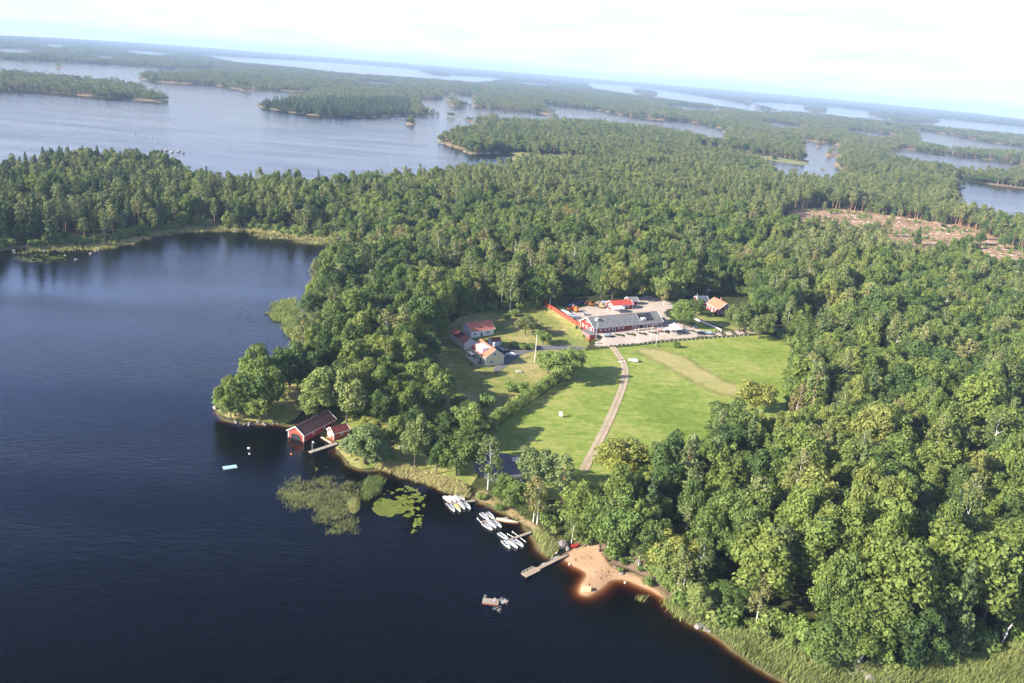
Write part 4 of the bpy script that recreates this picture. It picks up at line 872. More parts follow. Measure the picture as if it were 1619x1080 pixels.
def lilies(name, poly, n, seed, label, dens=.4):
    g = np.random.default_rng(seed); P = np.array(poly); x = g.uniform(P[:, 0].min(), P[:, 0].max(), n*3); y = g.uniform(P[:, 1].min(), P[:, 1].max(), n*3)
    k = (poly_sd(x, y, segs(poly))+(vnoise(x/2.2, y/2.2, seed+9)-.5)*5 < .3) & (vnoise(x/1.3, y/1.3, seed) > 1-dens) & (vnoise(x/4, y/4, seed+1) > .15); x, y = x[k][:n], y[k][:n]
    b = MB()
    for i in range(len(x)):
        r = g.uniform(.10, .2); a0 = g.uniform(0, 6.28); z = .012+.012*(i % 5)
        b.add([(x[i]+r*math.cos(a0+t*.95), y[i]+r*math.sin(a0+t*.95), z) for t in range(6)], [(0,1,2,3,4,5)])
    o = b.build(name, MATS['lily_leaves']); tag(o, label, kind='stuff')
lilies('lily_pads', PX([(583,806),(590,795),(610,789),(635,790),(655,798),(652,808),(630,814),(600,816)]), 7000, 3, 'dense yellow green lily pads floating off the reed belt', .82)
lilies('lily_pads', PX([(590,800),(600,780),(640,768),(668,785),(670,812),(650,822),(640,812)]), 1500, 4, 'scattered lily pads round the dense patch', .4)
lilies('lily_pads', PX([(642,845),(655,815),(670,815),(666,830),(655,848)]), 260, 5, 'thin streak of floating leaves right of the lilies', .5)
lilies('lily_pads', PX([(15,408),(60,402),(110,404),(100,414),(50,416)]), 1200, 6, 'pale lily patches at the left end of the bay', .5)
lilies('lily_pads', PX([(498,742),(512,738),(518,744),(505,748)]), 60, 7, 'few floating leaves below the small jetty', .5)
def rock_mesh(seed):
    g = random.Random(seed); bm = bmesh.new(); bmesh.ops.create_icosphere(bm, subdivisions=2, radius=1)
    ax = [Vector((g.gauss(0,1), g.gauss(0,1), g.gauss(0,1))).normalized() for _ in range(7)]
    for v in bm.verts:
        for a in ax:
            d = v.co.dot(a)
            if d > .72: v.co -= a*(d-.72)*.9
        v.co *= 1+g.uniform(-.05, .05)
    me = bpy.data.meshes.new('boulder'); bm.to_mesh(me); bm.free(); me.materials.append(ROCK); return me
RM = [rock_mesh(i) for i in range(6)]
def rock(px, sc, label, group=None, z=None, name='boulder'):
    p = T(*px) if z is None else TW(px[0], px[1], z); o = bpy.data.objects.new(name, RM[rnd.randrange(6)]); COL.objects.link(o)
    o.location = (p.x, p.y, p.z+sc*.18); o.rotation_euler = (0, 0, rnd.uniform(0, 6)); o.scale = (sc, sc*rnd.uniform(.6, 1), sc*rnd.uniform(.5, .75)); tag(o, label, 'boulder' if name == 'boulder' else 'stone', group); return o
rock((889,864), 2.3, 'big pinkish grey boulder at the back of the beach'); rock((897,868), 1.1, 'smaller boulder touching the right side of the big one')
rock((983,908), .8, 'round pale stone on the sand by the birch foot')
for i, q in enumerate([(1104,992),(1110,990),(1116,996),(1122,999),(1119,990)]): rock(q, 1.1-.15*i, 'grey stone in the small pile in the reeds right of the beach', 'stones in the small shore pile')
for i, q in enumerate([(1335,1062),(1345,1068),(1352,1060),(1358,1072),(1366,1066),(1375,1076),(1384,1070),(1392,1078),(1402,1076),(1340,1052),(1410,1070)]): rock(q, 1.0+.35*(i % 3), 'grey boulder in the rock heap at the bottom edge of the reeds', 'boulders in the lower right rock heap')
for i in range(19):
    t = rnd.random()**.8; q = (339+100*t+rnd.uniform(-2, 2), 652+19*math.sin(min(1, t*1.7)*1.57)+rnd.uniform(-3, 1.5)); rock(q, rnd.uniform(.25, .85), 'grey stone along the water at the tip of the wooded point', 'shore stones round the point', 0.05, 'shore_stone')
rock((341,646), 1.5, 'pale pinkish rock at the very tip of the point', None, .1)
for q in [(24,400),(22,397),(70,398),(60,391),(103,404),(120,411),(152,398),(144,402),(350,362),(372,366),(368,362),(440,372),(470,377),(485,375)]: rock(q, rnd.uniform(.8, 1.5), 'small grey rock in the shallows of the north bay shore', 'rocks along the north bay shore', .05, 'shore_stone')
for i, q in enumerate([(255,239),(263,239),(272,241),(282,240),(290,242),(270,250),(276,251),(283,277),(292,279),(303,280)]): rock(q, (3,2,3,2.5,1.6,2,1.6,2,2.5,2)[i], 'bare rock in the line of skerries off the headland', 'skerries off the headland', .1)
for q in [(214,213),(222,215),(228,218),(240,219)]: rock(q, 1.8, 'low dark skerry far out in the upper lake', 'skerries in the upper lake', -.6)
for q in [(700,228),(712,232),(722,234),(735,240),(745,243),(760,243),(772,243)]: rock(q, 2.0, 'pale shore rock on the point across the upper lake', 'rocks on the far point', .1)

# ------------------------------------------------------------------ buildings
def house(name, label, cat, A, ang, L, Wd, hw, hr, wm, rm, over=.45, wins=(), doors=(), trim=WHITE, chim=None, base=.0, corner=True):
    """eave wall runs from A along ang (x axis), depth to its left (y); wins: (side, u, z, w, h)"""
    e = empty(name, A, math.radians(ang), label, cat)
    b = MB(); b.v = [(0,0,-base),(L,0,-base),(L,Wd,-base),(0,Wd,-base),(0,0,hw),(L,0,hw),(L,Wd,hw),(0,Wd,hw),(0,Wd/2,hw+hr),(L,Wd/2,hw+hr)]
    b.f = [(0,1,5,4),(2,3,7,6),(3,0,4,8,7),(1,2,6,9,5)]; b.m = [0]*4; b.build('wall', wm, e)
    r = MB(); th = .16; s = hr/(Wd/2); dz = over*s; x0, x1 = -over, L+over
    for y0, y1, z0, z1 in ((-over, Wd/2, hw-dz, hw+hr), (Wd+over, Wd/2, hw-dz, hw+hr)):
        v = [(x0,y0,z0+.04),(x1,y0,z0+.04),(x1,y1,z1+.04),(x0,y1,z1+.04)]; v += [(x,y,z+th) for x, y, z in v]
        r.add(v, [(3,2,1,0),(4,5,6,7),(0,1,5,4),(1,2,6,5),(2,3,7,6),(3,0,4,7)])
    r.add([(x0,Wd/2-.14,hw+hr+.19),(x1,Wd/2-.14,hw+hr+.19),(x1,Wd/2+.14,hw+hr+.19),(x0,Wd/2+.14,hw+hr+.19),(x0,Wd/2,hw+hr+.29),(x1,Wd/2,hw+hr+.29)], [(0,1,5,4),(2,3,4,5),(0,4,3),(1,2,5)])
    roof = r.build('roof', rm, e)
    if trim:
        t = MB()
        for xx in (x0-.05, x1+.05):
            for yy in (-over, Wd+over): t.bar((xx, yy, hw-dz+.12), (xx, Wd/2, hw+hr+.12), .10, .30)
        t.bar((x0+.02, -over-.06, hw-dz+.05), (x1-.02, -over-.06, hw-dz+.05), .1, .16)
        t.build('bargeboard', trim, e)
        if corner:
            for xx, yy in ((0,0),(L,0),(L,Wd),(0,Wd)): MB().box(xx-.1, yy-.1, 0, xx+.1, yy+.1, hw-.1).build('corner_board', trim, e)
    def place(side, u, z, w, h, nm, fm, pm, parts=True):
        f = MB(); g_ = MB(); k = .09
        def pt(a, zz, d):
            return {'f': (u+a, -d, zz), 'b': (u+a, Wd+d, zz), 'l': (-d, u+a, zz), 'r': (L+d, u+a, zz)}[side]
        def bx(m, a0, z0, a1, z1, d0, d1):
            p, q = pt(a0, z0, d0), pt(a1, z1, d1); m.box(min(p[0],q[0]), min(p[1],q[1]), z0, max(p[0],q[0]), max(p[1],q[1]), z1)
        bx(f, -w/2-.08, z-.08, w/2+.08, z+.1, 0.02, k); bx(f, -w/2-.08, z+h-.1, w/2+.08, z+h+.08, 0.02, k)
        for a, aw in ((-w/2-.08, .18), (w/2-.1, .18)) + (((-.05, .1),) if w > .8 and nm == 'window' else ()): bx(f, a, z+.1, a+aw, z+h-.1, 0.02, k)
        bx(g_, -w/2+.08, z+.08, w/2-.08, z+h-.08, .01, .04)
        o = f.build(nm, fm, e); g_.build('pane' if nm == 'window' else 'door_leaf', pm, o)
    for wdef in wins: place(*wdef, 'window', trim or WHITE, GLASS)
    for d in doors: place(*d[:5], 'door', trim or WHITE, d[5] if len(d) > 5 else GLASS)
    if chim:
        c = MB().box(chim[0]-.35, Wd*chim[1]-.35, hw+hr*.3, chim[0]+.35, Wd*chim[1]+.35, hw+hr+1.0); c.box(chim[0]-.42, Wd*chim[1]-.42, hw+hr+1.0, chim[0]+.42, Wd*chim[1]+.42, hw+hr+1.12); c.build('chimney', chim[2] if len(chim) > 2 else BRICK, roof)
    return e
zb = lambda x, y: (900+x/10.12, 460+y/10.12)
zc = lambda x, y: (1050+x/10.79, 450+y/10.79)
zy = lambda x, y: (700+x/10.8, 500+y/10.8)
rad_ = math.radians
def off(A, ang, d, ang2=0, d2=0): return Vector((A.x+math.cos(rad_(ang))*d+math.cos(rad_(ang2))*d2, A.y+math.sin(rad_(ang))*d+math.sin(rad_(ang2))*d2, A.z))
# long barn
A = T(*zb(385, 690)); BANG = 31
bx_ = lambda v: (v-385)/1065*43.2
barn = house('barn', 'long red barn with grey roof and row of white windows beside the gravel yard', 'barn', A, BANG, 43.2, 11.6, 3.3, 3.5, RED, GREYR, .6,
   wins=[('f', bx_(v), 1.2, 1.1, 1.0) for v in (410, 490, 563, 620, 770, 830, 1040, 1310, 1352)]+[('l', 5.8, 4.3, 2.2, 1.6), ('l', 2.6, 1.2, 1.6, 1.3), ('l', 6.0, 1.2, 1.6, 1.3), ('l', 9.2, 1.2, 1.4, 1.3), ('r', 3.5, 1.2, 1.4, 1.2), ('r', 8, 1.2, 1.4, 1.2)],
   doors=[('f', bx_(692), .05, 1.9, 2.2), ('f', bx_(990), .05, 1.1, 2.2, RED), ('f', bx_(1115), .05, 2.6, 2.4, BLACK), ('f', bx_(1185), .05, 1.8, 2.2), ('f', bx_(1240), .05, 1.8, 2.2), ('f', bx_(1400), .05, 1.5, 2.2)], base=1.5)  # black leaf on the front paints the shade inside an open bay
s_ = 3.5/5.8
def roof_slab(x0, x1, y0, y1, h, nm, mat, par, A_hw=3.3, s=s_, lift=.22):
    b = MB(); v = [(x0,y0,A_hw+s*y0+lift),(x1,y0,A_hw+s*y0+lift),(x1,y1,A_hw+s*y1+lift),(x0,y1,A_hw+s*y1+lift)]; v += [(a, b_, c+h) for a, b_, c in v]
    b.add(v, [(3,2,1,0),(4,5,6,7),(0,1,5,4),(1,2,6,5),(2,3,7,6),(3,0,4,7)]); return b.build(nm, mat, par)
sk = roof_slab(29.6, 38.8, .7, 5.2, .06, 'terrace_recess_shade', DARKR, barn)  # dark slab on the slope paints the shade of a recessed roof terrace
b = MB()
for x in (29.5, 38.9): b.bar((x, .6, 3.3+s_*.6+.3), (x, 5.3, 3.3+s_*5.3+.3), .16, .16)
b.bar((29.4, .6, 3.3+s_*.6+.3), (39, .6, 3.3+s_*.6+.3), .16, .16)
for i in range(4): b.bar((31.6+i*1.9, .75, 3.3+s_*.75+.28), (31.6+i*1.9, 5.2, 3.3+s_*5.2+.28), .05, .05)
b.build('recess_frame', GREYW, barn)  # bars edging the painted terrace recess
b = MB().box(30.6, 1.0, 4.0, 33.2, 2.6, 5.35); b.build('dormer', WHITE, barn)
b = MB().box(3.2, 3.0, 5.0, 4.6, 4.2, 6.7); b.box(3.1, 2.9, 6.7, 4.7, 4.3, 6.85); b.build('chimney', CREAM, barn)
b = MB()
for k in range(9): b.box(21+k*2.6, -2.6, 0, 21.14+k*2.6, -2.46, 1.0)
b.box(21, -2.6, .9, 41.9, -2.46, 1.02); b.build('terrace_rail', WHITE, barn)
# annex in front of the gable
A2 = T(*zb(320, 800)); a = 117
e = empty('shed', off(A2, a, 8.2), rad_(a-180), 'small red flat roofed annex in front of the long barn gable', 'shed')
MB().box(0, 0, 0, 8.2, 4.2, 2.9).build('wall', REDF, e); MB().box(-.3, -.3, 2.9, 8.5, 4.5, 3.1).build('roof', GREYR, e)
for x in (1.6, 4.0, 6.4):
    w = MB().box(x-.8, -.08, 1.2, x+.8, .0, 2.3).build('window', WHITE, e); MB().box(x-.65, -.11, 1.32, x+.65, -.085, 2.18).build('pane', GLASS, w)
# red shed and neighbours in the yard
house('shed', 'low shed with bright red roof and white doors behind the long barn', 'shed', T(*zb(690, 308)), 27, 13, 6.5, 2.7, 1.6, RED, M('bright_red_sheet_roof', (.56,.09,.06), .5, spec=.4), .5,
      wins=[('l', 3.2, 1.0, 2.4, 1.4), ('f', 10.2, 1, 1, 1)], doors=[('f', 3.4, .05, 1.6, 2.2, WHITE), ('f', 7.6, .05, 1.6, 2.2, WHITE), ('f', 5.5, .05, 1.4, 2.2, BLACK)])
house('shed', 'little dark shed with grey roof at the right end of the red roofed shed', 'shed', T(*zb(950, 230)), 20, 5.5, 5, 2.6, 1.4, RED, GREYR, .4, doors=[('f', 2.6, .05, 2.2, 2.1, BLACK)])
p = T(*zb(690, 372)); e = empty('carport', p, rad_(30), 'open carport with low white pitched roof behind the long barn', 'carport')
b = MB(); b.add([(0,0,2.6),(8,0,2.6),(8,2.8,3.4),(0,2.8,3.4),(8,5.6,2.6),(0,5.6,2.6)], [(0,1,2,3),(3,2,4,5)]); b.add([(0,0,2.5),(8,0,2.5),(8,2.8,3.3),(0,2.8,3.3),(8,5.6,2.5),(0,5.6,2.5)], [(3,2,1,0),(5,4,2,3)]); b.build('roof', CANVAS, e)
for x in (.2, 7.8):
    for y in (.2, 5.4): MB().box(x-.07, y-.07, 0, x+.07, y+.07, 2.6).build('post', WHITE, e)
# cottage
C = T(*zc(925, 518)); house('cottage', 'red wooden cottage with orange tiled roof and white corners on the lawn', 'house', off(C, 111, 12), -69, 12, 8.2, 3.4, 3.2, RED, TILEO, .5,
   wins=[('r', 2.0, 1.0, 1.5, 1.3), ('r', 5.8, 1.0, 1.5, 1.3), ('r', 4.1, 3.9, 1.5, 1.3), ('f', 2.2, 1.1, 1.4, 1.2), ('f', 8.6, 1.1, 1.2, 1.1)], doors=[('f', 5.4, .05, 1.1, 2.1, WHITE)], chim=(5, .62), base=.6)
house('shed', 'dark weathered shed with slate roof in the tree shade left of the cottage', 'shed', T(*zc(575, 348)), 18, 6.5, 5.5, 2.7, 1.9, RED, M('slate_roof', (.12,.14,.17), .6), .4, wins=[('f', 4.8, 1, 1.1, 1)], doors=[('f', 2.6, .05, 1.4, 2.1, GREYW)], base=.6)
# yellow house and its neighbours
C = T(*zy(720, 860)); yh = house('house', 'yellow two storey house with red tiled roof and white veranda', 'house', off(C, 120, 13.8), -60, 13.8, 8.9, 4.3, 3.1, YEL, TILE, .55,
   wins=[('r', 3.1, 1.2, 1.5, 1.3), ('r', 4.4, 4.6, 1.5, 1.3), ('r', 7.2, 1.2, .9, 1), ('f', 12.4, 1.2, 1.2, 1.2), ('f', 2, 1.2, 1.2, 1.2)], chim=(8, .78, CREAM), base=.6)
sy = 3.1/4.45
b = MB().box(4.2, .1, 4.5, 10.2, 3.6, 7.0); b.box(4.0, -.3, 7.0, 10.4, 3.9, 7.16); b.build('dormer', CANVAS, yh)
e2 = MB().box(1.2, -3.2, -.4, 12.2, 0, .25).build('veranda', CREAM, yh)
b = MB()
for k in range(12): b.box(1.3+k*.98, -3.2, .25, 1.42+k*.98, -3.08, 1.25)
b.box(1.2, -3.24, 1.25, 12.2, -3.06, 1.35); b.box(1.2, -3.2, .3, 12.2, -3.1, .9); b.build('veranda_rail', WHITE, yh)
b = MB(); b.box(1.2, -2.9, 2.9, 5.8, -.6, 3.05)
for x in (1.4, 5.6): b.box(x-.07, -2.8, .25, x+.07, -2.66, 2.9)
b.build('veranda_roof', CREAM, yh)
for i, x in enumerate((3.2, 9.4)):
    w = MB().box(x-.9, -.1, .6, x+.9, -.02, 2.6).build('window', WHITE, yh); MB().box(x-.75, -.13, .75, x+.75, -.105, 2.45).build('pane', GLASS, w)
C = T(*zy(480, 372)); house('house', 'cream house with dark red tiled roof behind the yellow one', 'house', C, 37, 13, 7.6, 3.4, 3.0, CREAM, TILE, .5,
   wins=[('l', 2.2, 1, 1.1, 1.2), ('l', 5.2, 1, 1.1, 1.2), ('l', 3.8, 3.9, 1, 1), ('f', 2.2, 1.1, 1.3, 1.2), ('f', 9.5, 1.1, 1.6, 1.2)], doors=[('f', 6, .05, 1.2, 2.1, BLACK)], chim=(4.8, .5), base=.6)
C = T(*zy(370, 570)); house('outbuilding', 'low cream outbuilding with patched red tiled roof left of the yellow house', 'house', off(C, 121, 15.5), -59, 15.5, 5.4, 3.1, 1.9, CREAM, M('patched_roof_tiles', (.58,.20,.14), .85, col2=(.17,.05,.055), scale=.16, detail=1, lo=.47, hi=.52, bump=.1), .4,
   wins=[('f', 3, 1, 1, 1), ('f', 7, 1, 1, 1)], doors=[('r', 2.7, .05, 2.2, 2.2, CREAM), ('f', 11.5, .05, 1.2, 2.1, WHITE)], base=.6)
house('shed', 'little shed with faded red roof at the back corner of the yellow house', 'shed', T(*zy(840, 520)), 28, 4.5, 4, 2.4, 1.2, CREAM, TILED, .3, doors=[('f', 2.2, .05, 1.6, 2, WHITE)], base=.5)
# boathouse and hut
A = Vector((-67.3, 256.1, .05)); bh = house('boathouse', 'large red boathouse with brown roof and white gable boards standing in the water', 'boathouse', A, 65, 16.6, 6.6, 2.5, 2.1, REDF, BROWNR, .45, wins=[('f', 5, 1.1, .9, .8), ('f', 11, 1.1, .9, .8)], base=1.6)
MB().add([(-.05,1.0,-1),(-.05,5.6,-1),(-.05,5.6,1.1),(-.05,4.6,1.9),(-.05,2.0,1.9),(-.05,1.0,1.1)], [(5,4,3,2,1,0)]).build('boat_opening_shade', BLACK, bh)  # flat black face paints the unlit inside of the boathouse
A = Vector((-57.6, 258.3, .7)); house('hut', 'small hut with white gable and dark red tiled roof beside the boathouse', 'hut', A, 44, 5.8, 4.0, 2.3, 1.4, REDF, TILED, .35, wins=[('l', 1.2, 1.0, .8, .8), ('f', 3, 1, .9, .9)], doors=[('l', 2.7, .05, 1.1, 2, WHITE)], base=1.6)

# ------------------------------------------------------------------ jetties
def jetty(name, a, b, w, label, cat='jetty', z=.45, mat=WOOD, head=None, posts=True):
    a = Vector((a[0], a[1], 0)); b_ = Vector((b[0], b[1], 0)); L_ = (b_-a).length; ang = math.atan2(b_.y-a.y, b_.x-a.x)
    e = empty(name, a, ang, label, cat); n = max(6, int(L_/.35)); d = MB()
    for i in range(n):
        x0 = L_*i/n; x1 = x0+L_/n-.03; ww = w if not head or x0 > head[0] else head[1]
        d.box(x0, -ww/2+rnd.uniform(-.04,.04), z, x1, ww/2+rnd.uniform(-.04,.04), z+.07+rnd.uniform(0,.02))
    d.build('deck', mat, e)
    if posts:
        p = MB(); k = max(2, int(L_/3))
        for i in range(k+1):
            for s in (-1, 1): p.tube([(L_*i/k*.97+.2, s*(w/2-.08), -2.2), (L_*i/k*.97+.2, s*(w/2-.08), z)], .08, 6)
        p.build('posts', BARK, e)
    MB().box(0, -w/2+.05, z-.2, L_, -w/2+.17, z).box(0, w/2-.17, z-.2, L_, w/2-.05, z).build('stringer', WOOD, e)
    return e
zj = lambda x, y: G(690+x/9.82, 770+y/9.82, .4)
zp = lambda x, y: G(800+x/7.2, 840+y/7.2, .5)
jetty('jetty', (-63.2, 247.5), (-56.0, 256.0), 1.5, 'grey plank jetty with lamp pole beside the small hut', z=.5)
jetty('walkway', (-62.3, 259.8), (-57.8, 255.7), .8, 'narrow pale walkway in front of the small hut gable', z=.52, mat=WOODP, posts=False)
jetty('jetty', zj(140, 268), zj(600, 213), .85, 'upper left boat jetty with eight white boats')
jetty('jetty', zj(690, 548), zj(1110, 480), .85, 'middle boat jetty with five boats and a long boat at its root')
jetty('jetty', zj(1110, 832), zj(1475, 700), .85, 'lower right boat jetty with four boats and two mooring booms')
pr = jetty('pier', zp(200, 505), zp(690, 265), 1.05, 'long swimming pier with wide outer platform by the sand beach', 'pier', .5, M('brown_planks', (.46,.36,.26), .9, col2=(.30,.22,.16), scale=1.4, stretch=(5,.6,1)), (5.2, 2.1))
b = MB()
for x in (.3, 1.6, 2.9, 4.2): b.box(x, .93, .57, x+.06, .99, 1.15)
b.box(.3, .92, 1.1, 4.26, 1.0, 1.15); b.build('rail', WHITE, pr)
for a, c, lab in ((zj(635,480), zj(730,590), 'slender white mooring boom at the end of the middle jetty'), (zj(1105,725), zj(1240,800), 'short mooring boom left of the lower jetty'), (zj(1180,690), zj(1390,850), 'long mooring boom crossing the lower jetty')):
    b = MB().tube([(a[0],a[1],.35), (c[0],c[1],.3)], .07, 6); b.tube([(a[0],a[1],-1.5),(a[0],a[1],.6)], .08, 6); tag(b.build('mooring_boom', WHITE), lab, 'boom')
# ------------------------------------------------------------------ boats
def hull_part(L_, B, D_, mi=0, inset=0., floor=.1, inner=False):
    b = MB(); n = 11; rows = []
    for i in range(n):
        t = i/(n-1); x = (t-.5)*L_; w = B/2*(1-.12*(1-t) - (max(0, t-.35)/.65)**2.3); w = max(w-inset, .015)
        sh = .13*(t-.2)**2*D_*3; rk = floor+(.0 if t < .6 else (t-.6)**2*1.7*D_)
        if t == 1: w = .02
        rows.append([(x-inset*(.8 if t > .9 else -.3), -w, D_+sh), (x, -w*.82, rk+D_*.38), (x, -w*.35, rk), (x, w*.35, rk), (x, w*.82, rk+D_*.38), (x-inset*(.8 if t > .9 else -.3), w, D_+sh)])
    v = [p for r in rows for p in r]; f = []
    for i in range(n-1):
        for k in range(5):
            q = (i*6+k, i*6+k+1, (i+1)*6+k+1, (i+1)*6+k); f.append(q if not inner else q[::-1])
    f.append((5,4,3,2,1,0) if not inner else (0,1,2,3,4,5)); b.add(v, f, mi); return b, rows
def make_boat(label, cover=None, motor=True, L_=4.0, B=1.4, z=0., hullm=None):
    e = empty('rowing_boat', (0,0,z), 0, label, 'boat'); D_ = .55
    o, ro = hull_part(L_, B, D_, floor=-.12); i_, ri = hull_part(L_*.97, B, D_-.01, inset=.09, floor=.05, inner=True)
    # gunwale ring
    g = MB(); n = len(ro)
    for k in range(n-1):
        for s in (0, 5): g.add([ro[k][s], ro[k+1][s], ri[k+1][s], ri[k][s]], [(0,1,2,3) if s == 5 else (3,2,1,0)])
    g.add([ro[0][0], ri[0][0], ri[0][5], ro[0][5]], [(0,1,2,3)])
    hm = hullm or GEL
    o.build('hull', hm, e, True); g.build('gunwale', hm, e)
    if cover: 
        c = MB(); v = [(r[0][0], r[0][1]*1.02, r[0][2]+.03) for r in ro]+[(r[0][0], 0, r[0][2]+.22*(1-abs(j/(n-1)-.45))) for j, r in enumerate(ro)]+[(r[5][0], r[5][1]*1.02, r[5][2]+.03) for r in ro]
        f = [(k, k+1, n+k+1, n+k) for k in range(n-1)]+[(n+k, n+k+1, 2*n+k+1, 2*n+k) for k in range(n-1)]; c.add(v, f); c.build('cover', cover, e, True)
    else:
        i_.build('inner_hull', M('boat_floor_paint', (.20,.24,.30), .6), e, True)
        for x in (-1.45, -.35, .75):
            MB().box(x-.16, -B/2+.13, .34, x+.16, B/2-.13, .40).build('thwart', GEL, e)
    if motor:
        m = MB().box(-L_/2-.30, -.14, .45, -L_/2+.02, .14, .85); m.box(-L_/2-.22, -.05, -.3, -L_/2-.08, .05, .45); m.build('outboard_motor', BLACK, e)
    return e
BOATS = [ # zoom px centre, turn, cover, motor, label
 ((175,195), -52, CANVAS, False, 'covered white boat at the outer end of the upper jetty, shore side'), ((247,192), -54, CANVAS, False, 'second covered white boat on the shore side of the upper jetty'), ((325,192), -55, CANVAS, False, 'third covered white boat on the shore side of the upper jetty'),
 ((378,155), -50, None, False, 'open white boat nearest the shore behind the upper jetty'), ((240,322), -60, None, True, 'open white boat outermost on the lake side of the upper jetty'), ((332,322), -62, M('yellow_boat_cover',(.62,.55,.22),.6), False, 'boat with yellowish cover on the lake side of the upper jetty'),
 ((398,288), -60, GELI, True, 'grey covered boat on the lake side of the upper jetty'), ((475,288), -55, None, True, 'open white boat innermost on the lake side of the upper jetty'),
 ((750,455), -52, None, False, 'open white boat left of two above the middle jetty'), ((845,447), -56, None, False, 'grey white boat right of two above the middle jetty'), ((795,612), -46, None, True, 'open white boat outermost below the middle jetty'),
 ((865,578), -52, GELI, False, 'narrow covered boat between two white boats below the middle jetty'), ((940,572), -48, None, True, 'open white boat innermost below the middle jetty'),
 ((1040,762), -46, None, False, 'lone open boat above the end of the lower jetty'), ((1085,888), -56, None, True, 'open boat outermost below the lower jetty'), ((1190,890), -50, GELI, True, 'blue grey boat in the middle below the lower jetty'), ((1275,868), -48, None, True, 'red seated boat innermost below the lower jetty')]
for (c, a, cov, mo, lab) in BOATS:
    p = zj(*c); e = make_boat(lab, cov, mo); e.location = (p[0], p[1], .02); e.rotation_euler = (0, 0, rad_(a)); e['group'] = 'boats moored at the three jetties'
p = zj(1100, 530); e = make_boat('long pale wooden boat lying along the shore end of the middle jetty', M('pale_boat_wood',(.72,.66,.50),.6), False, 6.6, 1.7, hullm=M('varnished_wood', (.45,.22,.1), .4)); e.location = (p[0], p[1], .02); e.rotation_euler = (0, 0, rad_(-10)); e['group'] = 'boats moored at the three jetties'
for q, a, lab in (((597,712), 20, 'white boat drawn up on land under the trees behind the willow'), ((606,706), 60, 'second white boat drawn up beside the one behind the willow'), ((640,708), 30, 'small white boat drawn up between two trees behind the reeds')):
    p = T(*q); e = make_boat(lab, CANVAS, False); e.location = p+Vector((0,0,.15)); e.rotation_euler = (0, 0, rad_(a)); e['group'] = 'boats drawn up on land'
def canoe(c, a, mat, lab, L_=4.2):
    p = zp(*c); e = empty('canoe', (p[0], p[1], .05), rad_(a), lab, 'canoe'); b = MB(); n = 9; R_ = []
    for i in range(n):
        t = i/(n-1)*2-1; w = .36*(1-t*t)**.7+.015; x = t*L_/2; R_.append([(x,-w,.28+.1*t*t),(x,-w*.7,.02),(x,w*.7,.02),(x,w,.28+.1*t*t)])
    for i in range(n-1): b.add(R_[i]+R_[i+1], [(0,1,5,4),(1,2,6,5),(2,3,7,6)])
    b.build('hull', mat, e, True); s = MB()
    for i in range(n-1): s.add([(R_[i][0][0],-abs(R_[i][0][1])*.9,.24),(R_[i+1][0][0],-abs(R_[i+1][0][1])*.9,.24),(R_[i+1][0][0],abs(R_[i+1][0][1])*.9,.24),(R_[i][0][0],abs(R_[i][0][1])*.9,.24)], [(0,1,2,3)])
    s.build('deck', GELI if mat is not GEL else GEL, e)
canoe((450,352), 42, DBLUE, 'dark canoe outermost beside the swimming pier'); canoe((500,328), 44, GELI, 'grey canoe in the middle beside the swimming pier'); canoe((545,300), 43, GEL, 'white canoe nearest land beside the swimming pier')
# rafts, buoys, lamp pole
def raft(name, p, a, L_, W_, mat, label, h=.3):
    e = empty(name, (p[0], p[1], 0), rad_(a), label, 'raft'); n = int(L_/.22); b = MB()
    for i in range(n): b.box(-L_/2+i*L_/n, -W_/2, h-.05, -L_/2+(i+1)*L_/n-.03, W_/2, h)
    b.build('deck', mat, e); MB().box(-L_/2, -W_/2, -.2, L_/2, -W_/2+.35, h-.05).box(-L_/2, W_/2-.35, -.2, L_/2, W_/2, h-.05).build('floats', M('raft_side_wood',(.30,.14,.08),.8), e)
    return e
r1 = raft('raft', G(363.5, 738.5, .3), 29, 4.2, 2.2, CYANT, 'pale turquoise raft anchored off the wooded point')
zr = lambda x, y, z=0: G(740+x/16.19, 920+y/16.19, z)
r2 = raft('raft', zr(580, 490, .35), -3, 4.0, 2.0, WOOD, 'wooden bathing raft with a person on it', .35)
b = MB()
for x in (-1.75, -1.35): b.tube([(x, .95, .3), (x, .95, 1.15)], .03, 5)
b.tube([(-1.75,.95,1.15),(-1.35,.95,1.15)], .03, 5); b.build('ladder_rail', WHITE, r2)
def buoy(px, mat, lab, r=.35):
    p = G(*px); b = MB(); pts = [(0,0,-.15),(0,0,-.05),(0,0,.12),(0,0,.3),(0,0,.42),(0,0,.5)]; b.tube(pts, [r*.5, r*.95, r, r*.8, r*.4, r*.12], 12)
    o = b.build('buoy', mat, None, True); o.location = (p[0], p[1], 0); tag(o, lab, 'buoy')
buoy((393.5,709), WHITE, 'white mooring buoy nearer the wooded point', .5); buoy((394.5,718), GELI, 'grey mooring buoy just below the white one', .35); buoy((460.5,718.5), ORANGE, 'orange buoy left of the hut jetty', .4)
buoy((988,922), WHITE, 'small white buoy in the shallow bay right of the spit', .25); buoy((900,893), WHITE, 'tiny white float by the root of the pier', .2)
